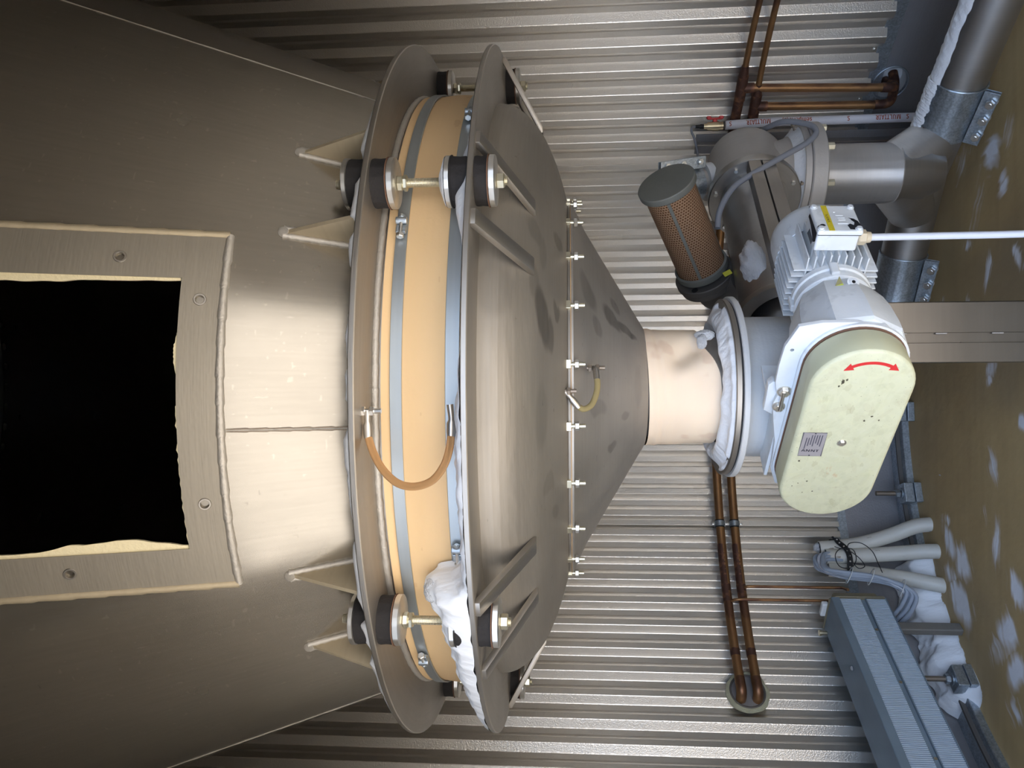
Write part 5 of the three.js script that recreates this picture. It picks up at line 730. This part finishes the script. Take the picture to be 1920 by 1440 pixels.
// ------------------------------------------------------------------ copper heating pipes
{
  const up = base('copper_pipe', 'upper of the two brown copper pipes running round the wall', 'pipe', 'copper pipes'), lo = base('copper_pipe', 'lower of the two brown copper pipes running round the wall', 'pipe', 'copper pipes');
  const arc = (a0, a1, Y0, Y1, r, n = 60) => Array.from({ length: n + 1 }, (_, i) => wal(r, a0 + (a1 - a0) * i / n, Y0 + (Y1 - Y0) * i / n));
  const R = 1.15;
  const rose = base('wall_bushing', 'round foam-rimmed bushing where the copper pipes enter the left wall', 'bushing');
  for (const [t, Y0, Y1, YL, tee, rT, dropTo] of [[up, -0.5077, -0.4986, -0.4866, 48.9, 0.0085, -0.90], [lo, -0.5440, -0.5465, -0.5335, 46.0, 0.0085, -0.893]]) {
    part('pipe_run', tubePts(arc(112, tee, Y0, Y1, R), rT, 18), M.copper, t);
    part('heated_run', tubePts(arc(tee - 0.6, 38.5, Y1, YL - 0.004, R, 20), 0.0145, 20), M.copperDark, t, 'blackened stretch next to the tee');
    part('pipe_run', tubePts(arc(38.7, -48.4, YL - 0.004, YL, R, 120), 0.0137, 20), M.copper, t);
    part('tee', merge([tubePts(arc(tee + 1.8, tee - 1.8, Y1, Y1, R, 6), 0.0155, 20), tubePts([wal(R, tee, Y1), wal(R, tee, Y1 - 0.035)], 0.0145, 20)]), M.copperDark, t);
    part('reducer', tubePts(arc(tee + 3.4, tee + 1.7, Y1, Y1, R, 6), (q) => 0.010 + 0.005 * q, 18), M.copperDark, t);
    const bottom = dropTo, inw = t === up ? 47.9 : 46.9;
    part('drop_pipe', tubePts([wal(R, tee, Y1 - 0.03), wal(R, t === up ? 48.3 : 45.7, bottom)], 0.0118, 20), M.copper, t);
    part('elbow', tubePts(bent(t === up ? [wal(R, 48.3, bottom + 0.004), wal(R, 48.2, bottom - 0.036), wal(1.235, 47.2, bottom - 0.036)] : [wal(R, 45.7, bottom + 0.004), wal(R, 45.8, bottom - 0.042), wal(1.20, 47.4, bottom - 0.06), wal(1.24, 48.2, bottom - 0.06)], 0.02), 0.0132, 20), M.copperDark, t);
    for (const a of [-43.8, -33.6]) part('solder_joint', tubePts(arc(a + 0.55, a - 0.55, YL, YL, R, 4), 0.0146, 20), M.copperDark, t);
    part('elbow', tubePts(bent([wal(R, -47.6, YL), wal(R, -50.0, YL), wal(1.215, -50.2, YL + 0.0)], 0.045, 12), 0.0148, 20), M.copper, t);
    part('heated_run', tubePts(arc(-26.5, -35.8, YL, YL, R, 20), 0.01385, 20), M.copperDark, t);
  }
  // thin branch tubes down to the heater
  part('branch_tube', tubePts(bent([wal(R, -33.6, -0.5335), wal(1.132, -33.6, -0.548), wal(1.132, -33.6, -0.835), wal(1.10, -34.5, -0.842)], 0.012), 0.0046, 12), M.copper, lo, 'thin copper branch tube');
  part('branch_tube', tubePts(bent([wal(R, -35.8, -0.4866), wal(1.128, -35.8, -0.51), wal(1.128, -35.8, -0.79), wal(1.09, -36.4, -0.795)], 0.012), 0.0046, 12), M.copper, up, 'thin copper branch tube');
  for (const [t, Y] of [[up, -0.4866], [lo, -0.5335]]) { const a = -23.1; const cl = part('pipe_clip', merge([tubePts(arc(a + 0.42, a - 0.42, Y, Y, R, 4), 0.0172, 24)]), M.galv, t); part('clip_rubber', tubePts(arc(a + 0.62, a - 0.62, Y, Y, R, 4), 0.0152, 20), M.black, t); for (const s of [-1, 1]) part('clip_ear', mv(merge([bx(0.009, 0.011, 0.006, 0.0008), mv(cyl(0.0022, 0.0022, 0.014, 10), 0, 0, 0.0, Math.PI / 2)]), 0, 0, 0).applyMatrix4(new THREE.Matrix4().makeRotationY(-a * D2R).setPosition(wal(R, a, Y + s * 0.021))), M.bright, cl); part('wall_stud', tubePts([wal(1.15, a, Y), wal(1.2, a, Y)], 0.004, 10), M.zinc, t); }
  // bushing on the left wall
  const m = new THREE.Matrix4().makeRotationY(49.0 * D2R).setPosition(wal(1.183, -49.0, -0.509));
  part('foam_rim', (() => { const g = new THREE.TorusGeometry(0.053, 0.008, 14, 64), p = g.attributes.position; for (let i = 0; i < p.count; i++) { const x = p.getX(i), y = p.getY(i), k = 1 + 0.13 * (vn(Math.atan2(y, x) / 6.2832 + 0.5, 0.2, 22, 3, 511) - 0.5) + (y < 0 || x < -0.03 ? 0.05 : 0); p.setXY(i, x * k, y * k); } g.computeVertexNormals(); return g.applyMatrix4(m); })(), M.foam, rose, 'yellowish foam rim');
  part('cover_disc', mv(cyl(0.0515, 0.0515, 0.006, 56), 0, 0, 0.002, Math.PI / 2).applyMatrix4(m), M.plate, rose);
  part('sleeve_rim', new THREE.TorusGeometry(0.049, 0.0035, 10, 56).translate(0, 0, 0.006).applyMatrix4(m), M.dirtyFlange, rose);
  part('disc_split', mv(bx(0.0016, 0.06, 0.001, 0), -0.004, -0.022, 0.0055, 0, 0, 1.35).applyMatrix4(m), M.black, rose);
  // lined hole in the right hand plate
  const hl = base('pipe_port', 'round white-lined port in the dark plate where the copper drop pipes go out', 'port'), a = 47.6, dir = W3(Math.sin(a * D2R), 0, -Math.cos(a * D2R)), q = new THREE.Quaternion().setFromUnitVectors(W3(0, 1, 0), dir), hm = new THREE.Matrix4().compose(wal(1.205, a, -0.938), q, W3(1, 1, 1));
  part('port_sleeve', lathe([[0.047, -0.004], [0.0505, -0.004], [0.0505, 0.045], [0.047, 0.045], [0.047, -0.004]], 48).applyMatrix4(hm), M.galv, hl);
  part('port_lining', lathe([[0.0465, 0.004], [0.0465, 0.044], [0, 0.0445]], 48).applyMatrix4(hm), M.foamWhite, hl);
  part('port_lip', new THREE.TorusGeometry(0.0495, 0.0025, 10, 48).rotateX(Math.PI / 2).translate(0, -0.004, 0).applyMatrix4(hm), M.galv, hl);
}
// ------------------------------------------------------------------ finned heater at the lower left
{
  const t = base('finned_heater', 'blue-grey finned heater slanting along the left wall, two rows of fins under a smooth cover', 'heater');
  const n = W3(0.87, 0, 0.493).normalize(), d = W3(-0.493, 0, 0.87).normalize(), O = W3(-0.6767, H, -0.7564);
  const F = new THREE.Matrix4().makeBasis(d.clone().negate(), W3(0, 1, 0), n.clone()).setPosition(O);   // x along the heater away from the camera, z out of its front
  const P = (nm, g, m, l, par = t) => part(nm, g.applyMatrix4(F), m, par, l), X0 = -0.80, X1 = 0.098;
  const bar = (nm, y0, y1, z0, z1, m, r = 0.001, x0 = X0, x1 = X1) => P(nm, mv(bx(x1 - x0, y1 - y0, z1 - z0, r), (x0 + x1) / 2, (y0 + y1) / 2, (z0 + z1) / 2), m);
  bar('back_panel', -0.93, -0.772, -0.128, -0.118, M.heaterBlue); bar('body_core', -0.922, -0.80, -0.116, -0.014, M.dirtyFlange, 0.001, X0, X1 - 0.003);
  bar('top_cover', -0.7735, -0.7700, -0.127, 0.0, M.heaterBlue, 0.0012); bar('cover_lip', -0.794, -0.7712, -0.0025, 0.0008, M.heaterBlue, 0.0008);
  bar('middle_bar', -0.8715, -0.8685, -0.014, -0.002, M.heaterBlue, 0.0006); bar('middle_strip', -0.869, -0.8545, -0.011, -0.009, M.heaterBlue, 0.0006); bar('bottom_bar', -0.9285, -0.9255, -0.014, 0.0, M.heaterBlue, 0.0006);
  for (const [y0, y1] of [[-0.8535, -0.795], [-0.925, -0.8715]]) {
    const l = []; for (let x = X1 - 0.006; x > X0; x -= 0.0054) l.push(mv(bx(0.0028, y1 - y0, 0.013, 0), x, (y0 + y1) / 2, -0.0075));
    const f = P('fin_row', merge(l), M.fin, 'close row of upright metal fins'); f.userData.kind = 'stuff';
  }
  P('end_plate', mv(extrude([[-0.13, -0.93], [-0.004, -0.93], [0.004, -0.92], [0.004, -0.785], [-0.010, -0.766], [-0.13, -0.766]], 0.004, 0.0008), 0, 0, 0).applyMatrix4(new THREE.Matrix4().makeBasis(W3(0, 0, 1), W3(0, 1, 0), W3(-1, 0, 0)).setPosition(X1 + 0.004, 0, 0)), M.tan);
  P('end_cap', mv(bx(0.03, 0.13, 0.10, 0.008, 3), X1 + 0.018, -0.848, -0.06), M.tan);
  P('junction_piece', mv(bx(0.018, 0.02, 0.05, 0.005, 3), X1 + 0.012, -0.762, -0.06), M.foamWhite);
  P('vent_valve', merge([mv(cyl(0.0055, 0.0055, 0.02, 12), X1 - 0.03, -0.758, -0.118), mv(cyl(0.0085, 0.0085, 0.007, 12), X1 - 0.03, -0.748, -0.118)]), M.brass);
  for (const x of [-0.02, -0.2, -0.42, -0.62]) P('cover_bolt', mv(cyl(0.0042, 0.0042, 0.0025, 14), x, -0.863, -0.0068, Math.PI / 2), M.bright);
  P('support_leg', mv(bx(0.030, 0.178, 0.022, 0.004, 2), 0.0, -1.016, -0.02), M.leg);
  P('support_leg', mv(bx(0.030, 0.178, 0.022, 0.004, 2), -0.70, -1.016, -0.02), M.leg);
  tag(mesh('powder_speck', lump(W3(-0.125, -0.768, -0.045).applyMatrix4(F), 0.006, 0.003, 0.006, 520, 0.4, -0.3), M.powder), 'small blob of white powder on the heater cover', 'powder', null, 'stuff');
}
// ------------------------------------------------------------------ conduits and cables at the lower left
{
  const C = [[[wal(1.118, -27.4, -0.785), wal(1.112, -27.2, -0.85), wal(1.10, -26.7, -0.92), wal(1.08, -25.6, -1.0), wal(1.055, -24.4, -1.07), wal(1.045, -24.2, -1.115)], 'uppermost of three cream conduits, bending towards the feeder'], [[wal(1.10, -29.0, -0.795), wal(1.095, -28.9, -0.90), wal(1.075, -28.8, -1.0), wal(1.045, -28.9, -1.07), wal(1.035, -29, -1.115)], 'middle of three cream conduits, almost straight with dark spots at its foot'], [[wal(1.115, -30.9, -0.80), wal(1.11, -31.3, -0.87), wal(1.10, -32.0, -0.95), wal(1.08, -33.0, -1.03), wal(1.062, -34.0, -1.08), wal(1.06, -34.4, -1.115)], 'lowest of three cream conduits, bending towards the heater']];
  for (const [pts, lab] of C) { const t = base('conduit', lab, 'conduit', 'cream conduits rising from the floor'); const s = spline(pts, 50); part('tube', tubePts(s, 0.0225, 28, false), M.conduit, t); part('tube_bore', tubePts([s[0], s[1], s[4]], 0.0205, 24), M.black, t); part('tube_mouth', (() => { const g = new THREE.TorusGeometry(0.0215, 0.0012, 8, 32); g.applyMatrix4(new THREE.Matrix4().compose(s[0], new THREE.Quaternion().setFromUnitVectors(W3(0, 0, 1), s[1].clone().sub(s[0]).normalize()), W3(1, 1, 1))); return g; })(), M.conduit, t); }
  const B = base('cable_bundle', 'bundle of grey cables looping out of the conduits and down beside the heater', 'cables');
  const path = [[1.098, -29.2, -0.83], [1.09, -29.4, -0.778], [1.075, -30.6, -0.764], [1.055, -32.2, -0.777], [1.035, -33.2, -0.81], [1.02, -33.8, -0.86], [1.01, -34.5, -0.91], [1.005, -35.6, -0.955], [1.01, -37.0, -0.982], [1.04, -38.6, -0.975], [1.10, -39.6, -0.955], [1.19, -39.8, -0.95]];
  for (let k = 0; k < 9; k++) { const u = (k % 3 - 1) * 0.0122, w = (Math.floor(k / 3) - 1) * 0.0115; part('cable', tubePts(spline(path.map(([r, a, Y], i) => { const f = Math.sin(Math.min(1, i / 3) * 1.57); return wal(r - w * 0.9 - (k === 2 || k === 5 ? 0 : 0), a + (u * (i < 3 || i > 7 ? 1 : 0.9) + rr(-0.0015, 0.0015)) * 50 * (i > 2 && i < 8 ? 0.5 : 0.8), Y + (i >= 3 ? u * 0.9 : -w * 0.8) + rr(-0.002, 0.002)); }), 60), 0.0060, 10), k % 4 === 1 ? M.cableWhite : M.cableLight, B); }
  for (const i of [[1.030, -33.4, -0.83], [1.012, -34.0, -0.885], [1.005, -36.0, -0.962]]) part('cable_tie', (() => { const g = new THREE.TorusGeometry(0.0255, 0.0014, 8, 30); const p = wal(...i); g.applyMatrix4(new THREE.Matrix4().compose(p, new THREE.Quaternion().setFromUnitVectors(W3(0, 0, 1), wal(i[0], i[1] - 1.2, i[2] - 0.045).sub(p).normalize()), W3(1, 1, 1))); return g; })(), M.tie, B);
  const cp = base('cable_port', 'round lipped hole in the skirt plate where the grey cable bundle goes out', 'port'); const pm = new THREE.Matrix4().makeRotationY(39.7 * D2R).setPosition(wal(1.2, -39.7, -0.952)); part('port_lip', new THREE.TorusGeometry(0.042, 0.006, 12, 40).applyMatrix4(pm), M.tan, cp); part('port_back', mv(cyl(0.041, 0.041, 0.003, 36), 0, 0, -0.002, Math.PI / 2).applyMatrix4(pm), M.black, cp);
  // perforated black fixing band and loose wire
  const st = base('fixing_band', 'black perforated fixing band tied round the cream conduits', 'band'), sp = spline([wal(1.17, -25.7, -0.838), wal(1.11, -25.8, -0.836), wal(1.088, -26.8, -0.836), wal(1.074, -28.2, -0.852), wal(1.070, -29.6, -0.856), wal(1.072, -31.2, -0.852), wal(1.084, -32.6, -0.85)], 60);
  { const pos = [], idx = []; sp.forEach((p, i) => { const q = sp[Math.min(i + 1, 60)].clone().sub(sp[Math.max(0, i - 1)]).normalize(), o = W3(p.x, 0, p.z).normalize().negate(), sd = W3().crossVectors(q, o).normalize(); for (const [s, e] of [[-1, 0], [1, 0], [1, 1], [-1, 1]]) { const v = p.clone().addScaledVector(sd, s * 0.0082).addScaledVector(o, e * 0.0022); pos.push(v.x, v.y, v.z); } }); for (let i = 0; i < 60; i++) for (let k = 0; k < 4; k++) { const a = i * 4 + k, b = i * 4 + (k + 1) % 4; idx.push(a, a + 4, b, b, a + 4, b + 4); } const g = new THREE.BufferGeometry(); g.setAttribute('position', new THREE.Float32BufferAttribute(pos, 3)); g.setIndex(idx); part('band', toCreasedNormals(g, 0.4), M.black, st); for (let i = 22; i < 58; i += 5) { const p = sp[i], o = W3(p.x, 0, p.z).normalize().negate(), c = cyl(0.0026, 0.0026, 0.0006, 14); c.applyMatrix4(new THREE.Matrix4().compose(p.clone().addScaledVector(o, 0.0026), new THREE.Quaternion().setFromUnitVectors(W3(0, 1, 0), o), W3(1, 1, 1))); part('band_hole', c, M.conduit, st, 'pale conduit showing through a hole'); } }
  const wr = spline([wal(1.066, -27.9, -0.815), wal(1.058, -28.3, -0.828), wal(1.05, -28.6, -0.862), wal(1.045, -30.4, -0.865), wal(1.045, -31.8, -0.845), wal(1.045, -31.6, -0.812), wal(1.045, -29.6, -0.806), wal(1.045, -28.5, -0.83), wal(1.044, -30.0, -0.872), wal(1.043, -31.6, -0.885), wal(1.043, -31.9, -0.865), wal(1.043, -29.4, -0.845), wal(1.042, -27.8, -0.85), wal(1.041, -27.6, -0.885), wal(1.04, -29.0, -0.915), wal(1.04, -31.0, -0.925), wal(1.035, -32.8, -0.93)], 220);
  tag(mesh('loose_wire', tubePts(wr, 0.0014, 8), M.black), 'thin black wire coiled loosely over the cream conduits', 'wire');
  heap('powder_heap', lump(wal(1.13, -27.3, -0.792), 0.016, 0.018, 0.014, 531, 0.5, -1), 'lump of white powder in the mouth of the uppermost conduit');
  heap('powder_heap', ringHeap(180 + 27, 180 + 53, 1.04, 1.2, -H + 0.0005, (a, tt) => { const b = 180 + 0 - a + 0; const w = sst(207, 209.5, a) * sst(233, 229, a); return w * (0.078 * (0.45 + 0.55 * tt) * (0.55 + 0.7 * nz(a, 541, 90)) * (1 - 0.4 * sst(218, 221, a) * sst(226, 222, a)) + 0.010 * sst(0.2, 0.5, tt) * vn(a / 90, tt, 120, 9, 543)) * sst(0.02 + 0.3 * nz(a, 545, 240), 0.5, tt) - 0.002; }, 260, 26), 'bank of white powder along the foot of the left wall, under the heater');
}
// base ring clamps
{
  const make = () => {
    const g = new THREE.Group();
    part('clamp_block', merge([mv(bx(0.062, 0.030, 0.05, 0.003, 2), 0, 0.038, 0), mv(bx(0.062, 0.022, 0.018, 0.002), 0, 0.011, 0.02)]), M.galv, g);
    const b = part('anchor_bolt', mv(cyl(0.0075, 0.0075, 0.085, 16), 0, 0.09, 0), M.darkBolt, g); part('nut', mv(nutG(0.014, 0.013), 0, 0.0665, 0), M.galv, b); part('washer', mv(cyl(0.017, 0.017, 0.0035, 24), 0, 0.0555, 0), M.galv, b);
    return g;
  };
  const proto = make(), L = [[-18.5, 1.085, 'base ring clamp with an upright bolt below the chain guard'], [-48.9, 1.083, 'base ring clamp with an upright bolt beside the heater'], [-4.5, 1.085, 'base ring clamp half hidden behind the right end of the chain guard'], [-66.0, 1.09, 'base ring clamp at the lower right corner of the picture, below the heater']];
  L.forEach(([a, r, lab], i) => { const o = i ? proto.clone() : proto; o.name = numbered('ring_clamp'); o.position.copy(wal(r, a, -H)); o.rotation.y = -a * D2R; scene.add(o); tag(o, lab, 'clamp', 'clamps holding the base ring'); });
}
renderer.render(scene, camera);
